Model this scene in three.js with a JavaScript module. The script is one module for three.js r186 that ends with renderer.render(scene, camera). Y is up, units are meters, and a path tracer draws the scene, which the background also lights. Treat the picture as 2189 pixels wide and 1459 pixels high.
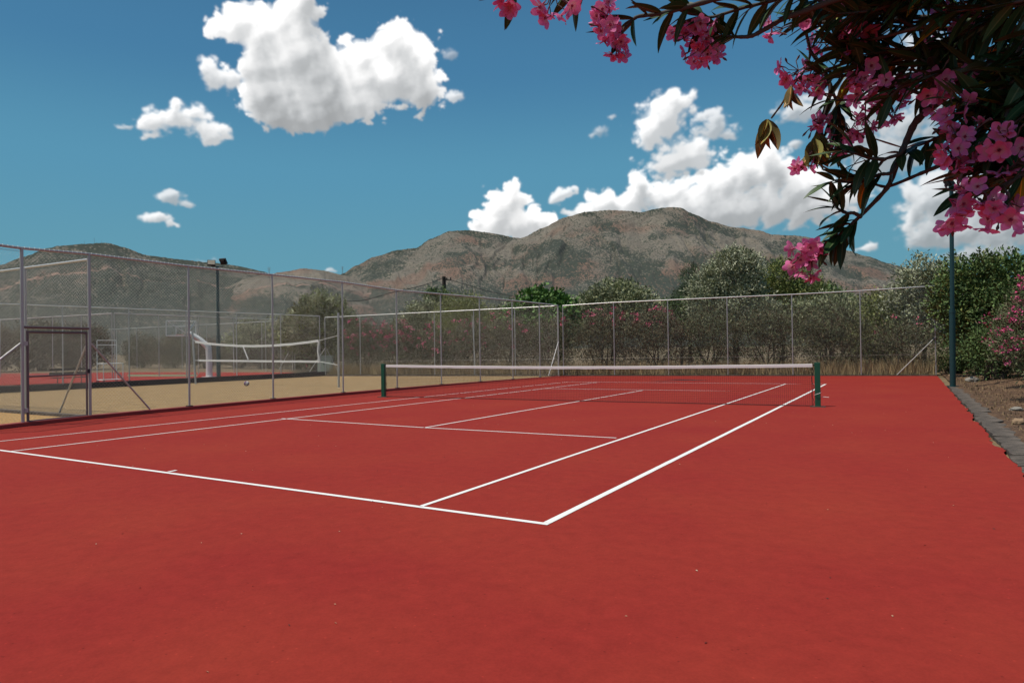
import * as THREE from 'three';

// ------------------------------------------------------------------ camera, sky, sun, exposure
const scene = new THREE.Scene();
const camera = new THREE.PerspectiveCamera(52.907, 1024 / 682, 0.1, 20000);
camera.position.set(8.2828, 1.5503, 17.2784);
camera.rotation.order = 'YXZ';
camera.rotation.set(0.0091, 0.5236, -0.0138);
const renderer = new THREE.WebGLRenderer({ antialias: true });
renderer.toneMapping = THREE.LinearToneMapping;
renderer.toneMappingExposure = 1.0;
renderer.shadowMap.enabled = true;
const SUN_AZ = -136, SUN_EL = 68;
const rad = Math.PI / 180;
const sunDir = new THREE.Vector3(Math.sin(SUN_AZ * rad) * Math.cos(SUN_EL * rad), Math.sin(SUN_EL * rad), -Math.cos(SUN_AZ * rad) * Math.cos(SUN_EL * rad));
const sun = new THREE.DirectionalLight(new THREE.Color().setRGB(1, 0.94, 0.84), 4.0);
sun.position.copy(sunDir).multiplyScalar(120);
sun.castShadow = true;
Object.assign(sun.shadow.camera, { left: -60, right: 60, top: 60, bottom: -60, near: 1, far: 300 });
sun.shadow.mapSize.set(4096, 4096);
scene.add(sun, sun.target);

// ------------------------------------------------------------------ seeded noise
function rng(seed) { let a = seed >>> 0; return () => { a |= 0; a = a + 0x6D2B79F5 | 0; let t = Math.imul(a ^ a >>> 15, 1 | a); t = t + Math.imul(t ^ t >>> 7, 61 | t) ^ t; return ((t ^ t >>> 14) >>> 0) / 4294967296; }; }
const PERM = new Uint8Array(512); { const r = rng(77), p = [...Array(256).keys()]; for (let i = 255; i > 0; i--) { const j = Math.floor(r() * (i + 1)); [p[i], p[j]] = [p[j], p[i]]; } for (let i = 0; i < 512; i++) PERM[i] = p[i & 255]; }
const GX = new Float32Array(256), GY = new Float32Array(256); { const r = rng(5); for (let i = 0; i < 256; i++) { const a = r() * Math.PI * 2; GX[i] = Math.cos(a); GY[i] = Math.sin(a); } }
function pn(x, y) {   // gradient noise, about -0.7..0.7
  const xi = Math.floor(x), yi = Math.floor(y), fx = x - xi, fy = y - yi, X = xi & 255, Y = yi & 255;
  const u = fx * fx * fx * (fx * (fx * 6 - 15) + 10), v = fy * fy * fy * (fy * (fy * 6 - 15) + 10);
  const a = PERM[PERM[X] + Y], b = PERM[PERM[X + 1] + Y], c = PERM[PERM[X] + Y + 1], d = PERM[PERM[X + 1] + Y + 1];
  const n0 = GX[a] * fx + GY[a] * fy, n1 = GX[b] * (fx - 1) + GY[b] * fy, n2 = GX[c] * fx + GY[c] * (fy - 1), n3 = GX[d] * (fx - 1) + GY[d] * (fy - 1);
  return n0 + u * (n1 - n0) + v * (n2 + u * (n3 - n2) - n0 - u * (n1 - n0));
}
function fbm(x, y, o = 5, g = 0.5) { let s = 0, a = 1; for (let i = 0; i < o; i++) { s += a * pn(x, y); x = x * 2.03 + 17.3; y = y * 2.03 - 9.1; a *= g; } return s; }
function billow(x, y, o = 5, g = 0.5) { let s = 0, a = 1; for (let i = 0; i < o; i++) { s += a * (Math.abs(pn(x, y)) * 2 - 0.45); x = x * 2.07 + 31.7; y = y * 2.07 + 11.9; a *= g; } return s; }
const clamp = (x, a = 0, b = 1) => x < a ? a : x > b ? b : x;
const sstep = (a, b, x) => { const t = clamp((x - a) / (b - a)); return t * t * (3 - 2 * t); };
const lerp = (a, b, t) => a + (b - a) * t;

// ------------------------------------------------------------------ sky: blue air and cumulus clouds, azimuth and elevation in degrees
const SKYW = 4096, SKYH = 2048;
{
  const data = new Float32Array(SKYW * SKYH * 4);
  const stops = [[-90, .10, .16, .20], [-1, .16, .33, .40], [0, .17, .37, .44], [6, .125, .330, .435], [14, .100, .300, .450], [22, .064, .208, .375], [32, .047, .148, .290], [50, .030, .110, .250], [90, .024, .088, .21]];
  for (let j = 0; j < SKYH; j++) {
    const el = ((j + 0.5) / SKYH - 0.5) * 180; let k = 0; while (k < stops.length - 2 && stops[k + 1][0] < el) k++;
    const a = stops[k], b = stops[k + 1], t = sstep(0, 1, (el - a[0]) / (b[0] - a[0])) * 0.5 + clamp((el - a[0]) / (b[0] - a[0])) * 0.5;
    for (let i = 0; i < SKYW; i++) { const o = (j * SKYW + i) * 4; data[o] = lerp(a[1], b[1], t); data[o + 1] = lerp(a[2], b[2], t); data[o + 2] = lerp(a[3], b[3], t); data[o + 3] = 1; }
  }
  const pxDeg = SKYW / 360;
  function cloud(blobs, { seed = 1, edge = 0.12, opacity = 1, lit = 1.08, shade = 0.40, amp = 0.55, freq = 0.55, thick = 1, grow = 0 } = {}) {
    let a0 = 1e9, a1 = -1e9, e0 = 1e9, e1 = -1e9;
    for (const [a, e, ra, re] of blobs) { a0 = Math.min(a0, a - ra * 1.7); a1 = Math.max(a1, a + ra * 1.7); e0 = Math.min(e0, e - re * 1.7); e1 = Math.max(e1, e + re * 1.7); }
    e0 = Math.max(e0, 0.2);
    const w = Math.ceil((a1 - a0) * pxDeg), h = Math.ceil((e1 - e0) * pxDeg), T = new Float32Array(w * h);
    for (let j = 0; j < h; j++) for (let i = 0; i < w; i++) {
      const az = a0 + (i + 0.5) / pxDeg, el = e0 + (j + 0.5) / pxDeg;
      let f = -9;
      const wx = fbm(az * 0.9 + seed * 7.7, el * 0.9, 3) * 0.5, wy = fbm(az * 0.9 - 40, el * 0.9 + seed * 3.1, 3) * 0.35;
      for (const [a, e, ra, re] of blobs) { const dx = (az + wx - a) / ra, dy = (el + wy - e) / re, d = 1 - Math.sqrt(dx * dx + dy * dy); if (d > f) f = f < -1 ? d : Math.max(d, f) + 0.12 * clamp(1 - Math.abs(d - f) * 3); else f += 0.12 * clamp(1 - Math.abs(d - f) * 3); }
      if (f < -0.7) continue;
      const size = 1;
      const n = billow(az * freq + seed * 13.1, el * freq * 1.25 + seed * 5.9, 6, 0.47) * amp + fbm(az * freq * 0.9 - seed, el * freq * 1.2, 4) * 0.3 * amp * size;
      let v = f + n + grow; if (f > 0.2) v = Math.max(v, (f - 0.2) * 0.9 + 0.05); if (v > 0) T[j * w + i] = v;
    }
    const at = (x, y) => { const xi = x | 0, yi = y | 0; return xi < 0 || yi < 0 || xi >= w || yi >= h ? 0 : T[yi * w + xi]; };
    for (let j = 0; j < h; j++) for (let i = 0; i < w; i++) {
      const v = T[j * w + i]; if (v <= 0) continue;
      let acc = 0; const st = 1.5;
      const reach = Math.max(14, h * 0.34);
      for (let k = 1; k < reach; k++) acc += Math.min(at(i - 0.3 * st * k, j + 0.95 * st * k), 0.8) * (1 - k / reach * 0.6);
      const soft = Math.exp(-2.6 * thick * Math.max(0, acc / reach - 0.07));
      let relief = 0; for (const s of [2, 5, 10]) relief += ((at(i + s, j) - at(i - s, j)) * 0.42 - (at(i, j + s) - at(i, j - s)) * 0.9) * 0.45; relief = clamp(relief, -0.4, 0.4);
      const core = sstep(0.0, 0.5, v);
      const b = clamp(lerp(shade, lit, soft) + relief * 0.5 * (0.35 + 0.65 * soft), 0.32, 1.15);
      const alpha = sstep(0, edge, v) * opacity * (edge > 0.3 ? lerp(0.55, 1, core) : 1);
      const col = Math.round(((a0 + (i + 0.5) / pxDeg) - 90) / 360 * SKYW + SKYW / 2 - 0.5);   // azimuth 0 looks along -z
      const row = Math.round(((e0 + (j + 0.5) / pxDeg) / 180 + 0.5) * SKYH - 0.5);
      const o = (row * SKYW + ((col % SKYW) + SKYW) % SKYW) * 4, warm = sstep(0.4, 1, b);
      data[o] = lerp(data[o], b * lerp(0.95, 1, warm), alpha); data[o + 1] = lerp(data[o + 1], b * lerp(0.985, 1, warm), alpha); data[o + 2] = lerp(data[o + 2], b * lerp(1.01, 1, warm), alpha);
    }
  }
  const CL = {
    big: [[-49.27, 24.04, 4.19, 2.02], [-46.94, 25.84, 1.8, 1.84], [-46.6, 28.5, 2.4, 2.2], [-51.16, 24.42, 1.88, 1.22], [-52.52, 23.62, 1.14, 0.86], [-46.98, 22.39, 3.58, 2.26], [-49.82, 21.13, 2.43, 1.61], [-44.09, 20.99, 4.05, 2.33], [-39.97, 21.23, 4.37, 2.09], [-39.17, 23.76, 2.67, 1.79], [-39.08, 24.89, 1.15, 0.9], [-37.65, 23, 2.12, 1.99], [-41.84, 22.79, 2.25, 1.48], [-48.45, 18.97, 3.35, 1.67], [-46.32, 18.13, 2.89, 1.3], [-44.85, 19.43, 4.02, 1.76], [-49.84, 19.34, 1.91, 1.48], [-37.1, 20.66, 1.62, 1.71], [-48.81, 17.76, 1.76, 0.88], [-42.63, 19.4, 2.61, 1.2]],
    bigleft: [[-53.54, 20.69, 1.12, 0.95], [-52.72, 20.15, 1.13, 0.9], [-53.87, 21.33, 0.66, 0.44], [-51.88, 20.09, 0.88, 0.71]],
    bigright: [[-34.67, 20.2, 1.25, 0.55], [-34, 20.38, 0.7, 0.34]],
    low: [[-57.41, 16.52, 1.3, 0.71], [-55.84, 17.04, 1.9, 0.97], [-53.91, 16.6, 1.64, 0.92], [-55.99, 17.98, 0.44, 0.45], [-54.72, 17.66, 1.29, 0.65], [-57.73, 15.67, 0.86, 0.39], [-53.26, 16.17, 1.06, 0.6], [-58.33, 16.5, 0.49, 0.38]],
    lowtail: [[-59.29, 16.11, 0.54, 0.22]],
    w1: [[-34.85, 23.24, 0.62, 0.53]],
    w2: [[-56.27, 11.6, 1.07, 0.44], [-55.42, 11.19, 0.83, 0.31], [-56.14, 11.88, 0.57, 0.3]],
    w3: [[-57.16, 9.84, 1.24, 0.47], [-57.47, 10.08, 0.62, 0.34], [-56.23, 9.56, 0.69, 0.24]],
    w4: [[-22.34, 17.32, 0.85, 0.6], [-22.73, 16.99, 0.77, 0.29]],
    w5: [[-21.28, 18.43, 0.5, 0.24]],
    tower: [[-16.82, 18.7, 1.93, 1.44], [-17.96, 17.4, 1.8, 1.75], [-16.07, 19.15, 1.26, 0.88], [-18.54, 16.39, 1.05, 0.92], [-17.21, 17.87, 2.05, 1.91], [-15.77, 14.94, 2.21, 1.85], [-16.89, 14.49, 2.04, 1.22], [-14.67, 15.03, 1.64, 1.41]],
    frag: [[-14.44, 17.8, 0.87, 0.55], [-13.18, 17.68, 1.15, 0.61], [-13.37, 16.67, 1.65, 0.76], [-12.31, 16.22, 1.07, 0.48], [-13.71, 18.07, 0.72, 0.41]],
    lump: [[-30.42, 11.32, 2.15, 1.96], [-29.82, 12.25, 1.41, 0.9], [-31.61, 10.39, 1.64, 1.29], [-29.26, 10.17, 1.96, 1.29], [-32.77, 10.96, 0.7, 0.53], [-27.69, 10.33, 1.64, 1.06], [-26.53, 9.73, 1.56, 0.91]],
    frag2: [[-25.51, 12.64, 1.09, 0.52], [-26.1, 12.17, 0.7, 0.52], [-24.54, 12.76, 0.47, 0.33], [-25.15, 11.02, 0.85, 0.53]],
    bank: [[-22.24, 11.78, 1.77, 1.12], [-23.6, 10.97, 1.55, 0.98], [-20.33, 11.4, 2.28, 1.11], [-19.35, 13.01, 0.91, 1.46], [-17.3, 11.98, 2.98, 1.54], [-15.1, 11.11, 3.29, 2.19], [-12.91, 12.4, 2.86, 1.79], [-10.77, 13.28, 3.14, 1.75], [-8.7, 13.08, 2.72, 1.59], [-12.22, 10.55, 4.25, 1.8], [-9.08, 10.67, 3.75, 1.59], [-6.71, 11.85, 2.31, 1.55], [-6.07, 10.4, 2.94, 1.45], [-9.36, 14.54, 1.37, 0.83], [-10.75, 14.16, 1.4, 0.84], [-4.13, 10.89, 2.53, 1.22], [-14.39, 9.97, 3.99, 1.24]],
    veil: [[-6.61, 17.56, 1.98, 0.98], [-4.65, 17.61, 2.88, 1.29], [-2.47, 16.31, 2.46, 1.6], [-7.61, 17.53, 1.14, 0.46], [-3.12, 14.45, 2.8, 1.51], [-0.99, 13.5, 2.4, 1.94], [-7.32, 14.99, 1, 0.41], [0.22, 15.24, 2.05, 1.89], [-1.51, 18.36, 2.12, 1.24], [1.99, 17.1, 1.69, 1.21], [0.6, 19.8, 2.32, 1.49]],
    rightbank: [[1.58, 10.24, 1.7, 1.61], [0.7, 9.37, 1.27, 1.31], [3.25, 10.03, 2.46, 1.9], [5.39, 9.75, 2.6, 2.17], [1.83, 7.94, 2.26, 1.3], [4.03, 7.39, 2.96, 1.4], [6.64, 7.73, 2.27, 1.85], [2.44, 11.25, 1.39, 0.95], [6.92, 10.76, 1.75, 1.81], [8.14, 8.76, 2.18, 2.4], [0.25, 8.26, 0.76, 0.66], [5.07, 6.02, 2.36, 0.63]],
    small: [[-2.26, 7.03, 0.92, 0.48], [-2.79, 6.9, 0.74, 0.31], [-1.95, 7.21, 0.49, 0.34]],
    wispL: [[-53.68, 7.01, 1.44, 0.21]], wispM: [[-44.82, 6.41, 0.58, 0.15]],
  };
  cloud(CL.veil, { seed: 3, edge: 0.75, opacity: 0.8, shade: 0.42, lit: 0.72, thick: 0.8, amp: 0.7, grow: 0.25 });
  cloud(CL.rightbank, { seed: 4, edge: 0.6, opacity: 0.86, shade: 0.36, lit: 0.74, thick: 0.9, amp: 0.6, grow: 0.28 });
  cloud(CL.bank, { seed: 5, edge: 0.35, opacity: 0.97, shade: 0.40, lit: 1.06, thick: 1.6, amp: 0.62, grow: 0.16 });
  cloud(CL.tower, { seed: 6, edge: 0.45, thick: 1.0, grow: 0.1, amp: 0.5, opacity: 0.95, shade: 0.5, lit: 0.98 });
  cloud(CL.frag, { seed: 7, edge: 0.55, grow: 0.15, opacity: 0.8, shade: 0.55, lit: 0.85 });
  cloud(CL.lump, { seed: 8, edge: 0.25, grow: 0.12, amp: 0.5, shade: 0.5, thick: 1.3, lit: 1.08 });
  cloud(CL.frag2, { seed: 9, grow: 0.15, edge: 0.5, opacity: 0.85, shade: 0.7, lit: 0.95 });
  cloud(CL.big, { seed: 10, edge: 0.22, shade: 0.34, lit: 1.1, thick: 1.9 });
  cloud(CL.bigleft, { seed: 11, edge: 0.6, grow: 0.1, opacity: 0.92, shade: 0.65, lit: 0.95 });
  cloud(CL.bigright, { seed: 12, edge: 0.5, opacity: 0.8, shade: 0.7, lit: 0.9 });
  cloud(CL.low, { seed: 13, edge: 0.5, grow: 0.08, opacity: 0.95, shade: 0.6, lit: 0.95 });
  cloud(CL.lowtail, { seed: 14, edge: 0.6, opacity: 0.6, lit: 0.8 }); cloud(CL.w1, { seed: 15, edge: 0.8, opacity: 0.4, lit: 0.8 });
  cloud(CL.w2, { seed: 16, edge: 0.5, opacity: 0.75, lit: 0.82 }); cloud(CL.w3, { seed: 17, edge: 0.4, opacity: 0.88, lit: 0.9 });
  cloud(CL.w4, { seed: 18, edge: 0.8, opacity: 0.5, lit: 0.8 }); cloud(CL.w5, { seed: 19, edge: 0.7, opacity: 0.6, lit: 0.8 });
  cloud(CL.small, { seed: 20, edge: 0.4, opacity: 0.85, lit: 0.8, shade: 0.5 }); cloud(CL.wispL, { seed: 21, edge: 0.8, opacity: 0.25, lit: 0.7 }); cloud(CL.wispM, { seed: 22, edge: 0.5, opacity: 0.6, lit: 0.8 });
  // the same scattered cumulus goes on all round
  const r = rng(91);
  for (let k = 0; k < 16; k++) {
    const az = 22 + k * 16.6 + r() * 8, el = 9 + r() * 26, n = 5 + Math.floor(r() * 7), s = 0.9 + r() * 1.4, bl = [];
    for (let i = 0; i < n; i++) bl.push([az + (r() - 0.5) * 6 * s, el + (r() - 0.4) * 3 * s, (1.2 + r() * 2) * s, (0.7 + r() * 1.1) * s]);
    cloud(bl, { seed: 30 + k, edge: 0.2 + r() * 0.2, opacity: 0.95, shade: 0.5, lit: 1.02 });
  }
  const sky = new THREE.DataTexture(data, SKYW, SKYH, THREE.RGBAFormat, THREE.FloatType);
  sky.mapping = THREE.EquirectangularReflectionMapping; sky.magFilter = THREE.LinearFilter; sky.minFilter = THREE.LinearFilter; sky.needsUpdate = true;
  scene.background = sky; scene.environment = sky;
}

// ------------------------------------------------------------------ helpers
const V = (x, y, z) => new THREE.Vector3(x, y, z);
const used = new Map();
function numbered(name) { const n = used.get(name) || 0; used.set(name, n + 1); return n ? `${name}_${String(n).padStart(3, '0')}` : name; }
class MB {   // collects triangles, with optional vertex colours and uv, for one mesh
  constructor() { this.p = []; this.n = []; this.c = []; this.uv = []; this.i = []; }
  vert(x, y, z, nx, ny, nz, c, u, v) { this.p.push(x, y, z); this.n.push(nx, ny, nz); if (c) this.c.push(c[0], c[1], c[2]); if (u !== undefined) this.uv.push(u, v); return this.p.length / 3 - 1; }
  tri(a, b, c, col) { const n = b.clone().sub(a).cross(c.clone().sub(a)).normalize(); const k = this.p.length / 3; for (const q of [a, b, c]) this.vert(q.x, q.y, q.z, n.x, n.y, n.z, col); this.i.push(k, k + 1, k + 2); }
  quad(a, b, c, d, col) { this.tri(a, b, c, col); this.tri(a, c, d, col); }
  tube(pts, rs, sides = 8, caps = true, col) {   // pts Vector3[], rs radius or radii
    const N = pts.length, R = k => Array.isArray(rs) ? rs[k] : rs; let up = V(0, 1, 0), first = this.p.length / 3;
    for (let k = 0; k < N; k++) {
      const t = pts[Math.min(k + 1, N - 1)].clone().sub(pts[Math.max(k - 1, 0)]).normalize();
      if (k === 0) { up = Math.abs(t.y) > 0.9 ? V(1, 0, 0) : V(0, 1, 0); }
      const s = up.clone().cross(t).normalize(), b = t.clone().cross(s).normalize(); up = b;
      for (let j = 0; j < sides; j++) { const a = j / sides * Math.PI * 2, c = Math.cos(a), d = Math.sin(a); const nx = s.x * c + b.x * d, ny = s.y * c + b.y * d, nz = s.z * c + b.z * d; this.vert(pts[k].x + nx * R(k), pts[k].y + ny * R(k), pts[k].z + nz * R(k), nx, ny, nz, col); }
    }
    for (let k = 0; k < N - 1; k++) for (let j = 0; j < sides; j++) { const a = first + k * sides + j, b = first + k * sides + (j + 1) % sides; this.i.push(a, b, a + sides, b, b + sides, a + sides); }
    if (caps) for (const k of [0, N - 1]) {
      const t = pts[k].clone().sub(pts[k ? N - 2 : 1]).normalize(), c0 = this.vert(pts[k].x, pts[k].y, pts[k].z, t.x, t.y, t.z, col), ring = [];
      for (let j = 0; j < sides; j++) { const o = (first + k * sides + j) * 3; ring.push(this.vert(this.p[o], this.p[o + 1], this.p[o + 2], t.x, t.y, t.z, col)); }
      for (let j = 0; j < sides; j++) k ? this.i.push(c0, ring[j], ring[(j + 1) % sides]) : this.i.push(c0, ring[(j + 1) % sides], ring[j]);
    }
    return this;
  }
  geo(geometry, m = new THREE.Matrix4()) {   // append a three.js geometry
    const g = geometry.clone().applyMatrix4(m), k = this.p.length / 3, P = g.attributes.position.array, N = g.attributes.normal.array;
    for (let i = 0; i < P.length; i++) { this.p.push(P[i]); this.n.push(N[i]); }
    if (g.index) for (const i of g.index.array) this.i.push(i + k); else for (let i = 0; i < P.length / 3; i++) this.i.push(i + k);
    return this;
  }
  box(cx, cy, cz, sx, sy, sz, ry = 0, rz = 0, bev = 0) {
    const m = new THREE.Matrix4().makeRotationFromEuler(new THREE.Euler(0, ry, rz, 'YXZ')).setPosition(cx, cy, cz);
    let g; if (bev > 0) { const sh = new THREE.Shape(); const x = sx / 2 - bev, y = sy / 2 - bev; sh.moveTo(-x, -y); sh.lineTo(x, -y); sh.lineTo(x, y); sh.lineTo(-x, y); g = new THREE.ExtrudeGeometry(sh, { depth: sz - 2 * bev, bevelEnabled: true, bevelSize: bev, bevelThickness: bev, bevelSegments: 2, steps: 1 }); g.translate(0, 0, -sz / 2 + bev); }
    else g = new THREE.BoxGeometry(sx, sy, sz);
    return this.geo(g, m);
  }
  geometry() {
    const g = new THREE.BufferGeometry(); g.setAttribute('position', new THREE.Float32BufferAttribute(this.p, 3)); g.setAttribute('normal', new THREE.Float32BufferAttribute(this.n, 3));
    if (this.c.length) g.setAttribute('color', new THREE.Float32BufferAttribute(this.c, 3));
    if (this.uv.length) g.setAttribute('uv', new THREE.Float32BufferAttribute(this.uv, 2));
    g.setIndex(this.i); return g;
  }
  build(name, mat, parent) { return part(name, this.geometry(), mat, parent); }
}
function part(name, geometry, mat, parent, kind) { const m = new THREE.Mesh(geometry, mat); m.castShadow = m.receiveShadow = true; m.name = parent === scene ? numbered(name) : name; if (kind) m.userData.kind = kind; parent.add(m); return m; }
function thing(name, label, category, pos = [0, 0, 0], group) { const g = new THREE.Group(); g.name = numbered(name); g.position.set(...pos); g.userData = { label, category }; if (group) g.userData.group = group; scene.add(g); return g; }
function structure(o, label, category) { o.userData.kind = 'structure'; if (label) { o.userData.label = label; o.userData.category = category; } return o; }
function std(r, g, b, rough = 0.8, metal = 0, extra = {}) { return new THREE.MeshStandardMaterial({ color: new THREE.Color().setRGB(r, g, b), roughness: rough, metalness: metal, side: THREE.DoubleSide, ...extra }); }
// a tileable texture from a function of (x, y) in 0..1; noise wraps by blending
function texture(size, fn, srgb = true, rep = 1) {
  const d = new Uint8Array(size * size * 4);
  for (let j = 0; j < size; j++) for (let i = 0; i < size; i++) { const c = fn(i / size, j / size), o = (j * size + i) * 4; for (let k = 0; k < 3; k++) { const l = clamp(c[k]); d[o + k] = 255 * (srgb ? (l < 0.0031308 ? 12.92 * l : 1.055 * Math.pow(l, 1 / 2.4) - 0.055) : l); } d[o + 3] = 255; }
  const t = new THREE.DataTexture(d, size, size, THREE.RGBAFormat); t.wrapS = t.wrapT = THREE.RepeatWrapping; t.magFilter = THREE.LinearFilter; t.minFilter = THREE.LinearMipmapLinearFilter; t.generateMipmaps = true; if (srgb) t.colorSpace = THREE.SRGBColorSpace; t.repeat.set(rep, rep); t.needsUpdate = true; return t;
}
function tn(x, y, f, o, g = 0.55) {   // tileable fbm over the unit square, f cells a side
  const w = (a, b) => fbm(a * f + 3.3, b * f + 8.8, o, g); const sx = sstep(0, 1, x), sy = sstep(0, 1, y);
  return lerp(lerp(w(x, y), w(x - 1, y), sx), lerp(w(x, y - 1), w(x - 1, y - 1), sx), sy) / Math.sqrt((sx * sx + (1 - sx) * (1 - sx)) * (sy * sy + (1 - sy) * (1 - sy)));
}
function planeUV(g, scale) { const p = g.attributes.position, uv = []; for (let i = 0; i < p.count; i++) uv.push(p.getX(i) / scale, p.getZ(i) / scale); g.setAttribute('uv', new THREE.Float32BufferAttribute(uv, 2)); return g; }
function sheet(pts, y) { const sh = new THREE.Shape(pts.map(([x, z]) => new THREE.Vector2(x, -z))); const g = new THREE.ShapeGeometry(sh); g.rotateX(-Math.PI / 2); g.translate(0, y, 0); return g; }

// ------------------------------------------------------------------ materials
const hr = rng(4242);
const courtTex = texture(1024, (x, y) => { const a = tn(x, y, 5, 5), b = tn(x, y, 60, 3, 0.7), s = hr(); let k = 1 + a * 0.055 + b * 0.10 + (s - 0.5) * 0.14; if (s > 0.9994) k *= 1.5; if (s < 0.0005) k *= 0.55; return [0.266 * k, 0.0275 * k * (1 + a * 0.15), 0.0190 * k]; });
const grainTex = texture(512, () => { const s = hr(); return [s, s, s]; }, false);
const M = {
  court: new THREE.MeshPhysicalMaterial({ map: courtTex, roughness: 0.95, specularIntensity: 0.25, bumpMap: grainTex, bumpScale: 0.0016, side: THREE.DoubleSide }),
  white: std(0.80, 0.79, 0.76, 0.75),
  sand: new THREE.MeshStandardMaterial({ map: texture(1024, (x, y) => { const a = tn(x, y, 7, 5), b = tn(x, y, 50, 3, 0.7), s = hr(); const k = 0.92 + a * 0.24 + b * 0.22 + (s - 0.5) * 0.12; return [0.300 * k, 0.195 * k, 0.084 * k]; }), roughness: 1, side: THREE.DoubleSide, bumpMap: texture(512, (x, y) => { const v = 0.5 + tn(x, y, 26, 4, 0.6) * 0.5; return [v, v, v]; }, false), bumpScale: 0.05 }),
  earth: new THREE.MeshStandardMaterial({ map: texture(1024, (x, y) => { const a = tn(x, y, 6, 5), b = tn(x, y, 44, 4, 0.65), s = hr(); const k = 0.9 + a * 0.35 + b * 0.45 + (s - 0.5) * 0.25, q = sstep(0.15, 0.5, b + a * 0.5); return [lerp(0.125, 0.21, q) * k, lerp(0.066, 0.128, q) * k, lerp(0.034, 0.066, q) * k]; }), roughness: 1, side: THREE.DoubleSide, bumpMap: texture(512, (x, y) => { const v = 0.5 + tn(x, y, 22, 5, 0.7) * 0.5; return [v, v, v]; }, false), bumpScale: 0.08 }),
  ground: new THREE.MeshStandardMaterial({ map: texture(1024, (x, y) => { const a = tn(x, y, 6, 5), b = tn(x, y, 40, 4, 0.7); const q = sstep(-0.2, 0.5, a + b * 0.6), k = 0.9 + b * 0.5; return [lerp(0.215, 0.085, q) * k, lerp(0.150, 0.075, q) * k, lerp(0.078, 0.040, q) * k]; }), roughness: 1, side: THREE.DoubleSide }),
  kerb: new THREE.MeshStandardMaterial({ map: texture(512, (x, y) => { const a = tn(x, y, 5, 5), b = tn(x, y, 50, 3, 0.7), k = 1 + a * 0.6 + b * 0.5; return [0.098 * k, 0.078 * k, 0.062 * k]; }), roughness: 0.95, bumpMap: grainTex, bumpScale: 0.004, side: THREE.DoubleSide }),
  redPaint: std(0.26, 0.035, 0.03, 0.8),
  blackWall: std(0.018, 0.018, 0.02, 0.8),
  steel: std(0.46, 0.45, 0.43, 0.5, 0.55),
  wire: std(0.44, 0.415, 0.36, 0.4, 0.5),
  bright: std(0.74, 0.73, 0.71, 0.4, 0.5),
  gateSteel: std(0.16, 0.12, 0.12, 0.5, 0.4),
  greenSteel: std(0.006, 0.085, 0.045, 0.45, 0.1),
  tealSteel: std(0.012, 0.055, 0.06, 0.45, 0.1),
  black: std(0.012, 0.012, 0.013, 0.5),
  cord: std(0.02, 0.018, 0.018, 0.9),
  bandCloth: std(0.74, 0.70, 0.68, 0.9),
  whiteCloth: std(0.74, 0.73, 0.70, 0.9),
  whiteSteel: std(0.72, 0.72, 0.70, 0.45),
  greyGreen: std(0.30, 0.33, 0.27, 0.7),
  wood: std(0.035, 0.026, 0.02, 0.9),
  glass: std(0.42, 0.36, 0.27, 0.2, 0.2),
  rock: std(0.30, 0.20, 0.12, 0.95),
  rockGrey: std(0.24, 0.22, 0.19, 0.95),
  bark: std(0.085, 0.062, 0.045, 0.95),
};

// ------------------------------------------------------------------ setting: ground, courts, kerbs
{
  const mb = new MB(), N = 96, radii = [0, 6, 14, 30, 60, 120, 260, 600, 1400, 3200, 7000];
  for (const r of radii) for (let k = 0; k < N; k++) { const a = k / N * Math.PI * 2, x = Math.cos(a) * r, z = Math.sin(a) * r - 10; mb.vert(x, -0.05, z, 0, 1, 0, undefined, x / 7, z / 7); }
  for (let j = 0; j < radii.length - 1; j++) for (let k = 0; k < N; k++) { const a = j * N + k, b = j * N + (k + 1) % N; mb.i.push(a, b, a + N, b, b + N, a + N); }
  structure(mb.build('ground', M.ground, scene));
}
// left fence posts: base [x, y, z], height; they stand on a low red kerb that sinks into the court towards the far corner
const LP = [];
{
  const raw = [[-8.9, 10.9, 3.98], [-9.31, 9.28, 3.99], [-9.58, 7.64, 4.06], [-9.60, 4.87, 4.02], [-9.60, 1.87, 4.03], [-9.58, -1.30, 4.03], [-9.46, -4.21, 3.92], [-9.30, -7.00, 3.93], [-8.97, -9.61, 3.92], [-8.61, -12.03, 3.88], [-8.24, -14.21, 3.83], [-8.01, -15.95, 3.78]];
  raw.forEach(([x, z, h], i) => { const y = i < 6 ? 0.085 : 0.085 * (11 - i) / 5.5, k = 1 - y / 1.5503; LP.push([8.2828 + (x - 8.2828) * k, y, 17.2784 + (z - 17.2784) * k, h * k]); });
}
const BP = [[-7.76, 0, -16.01, 3.77], [-5.06, 0, -16.55, 3.85], [-2.33, 0, -17.10, 3.88], [0.51, 0, -17.67, 3.91], [3.45, 0, -18.26, 3.94], [6.37, 0, -18.85, 4.0], [9.38, 0, -19.46, 4.1]];
const er = rng(8), rightEdge = [];
for (let z = 30; z > -19.4; z -= 0.22) { const rag = z < -9 ? 0.3 : 1; rightEdge.push([9.43 + (fbm(z * 1.4, 3.1, 3) * 0.09 + (er() - 0.5) * 0.03 - (pn(z * 0.55, 9) > 0.28 ? 0.07 : 0)) * rag, z]); }
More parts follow.
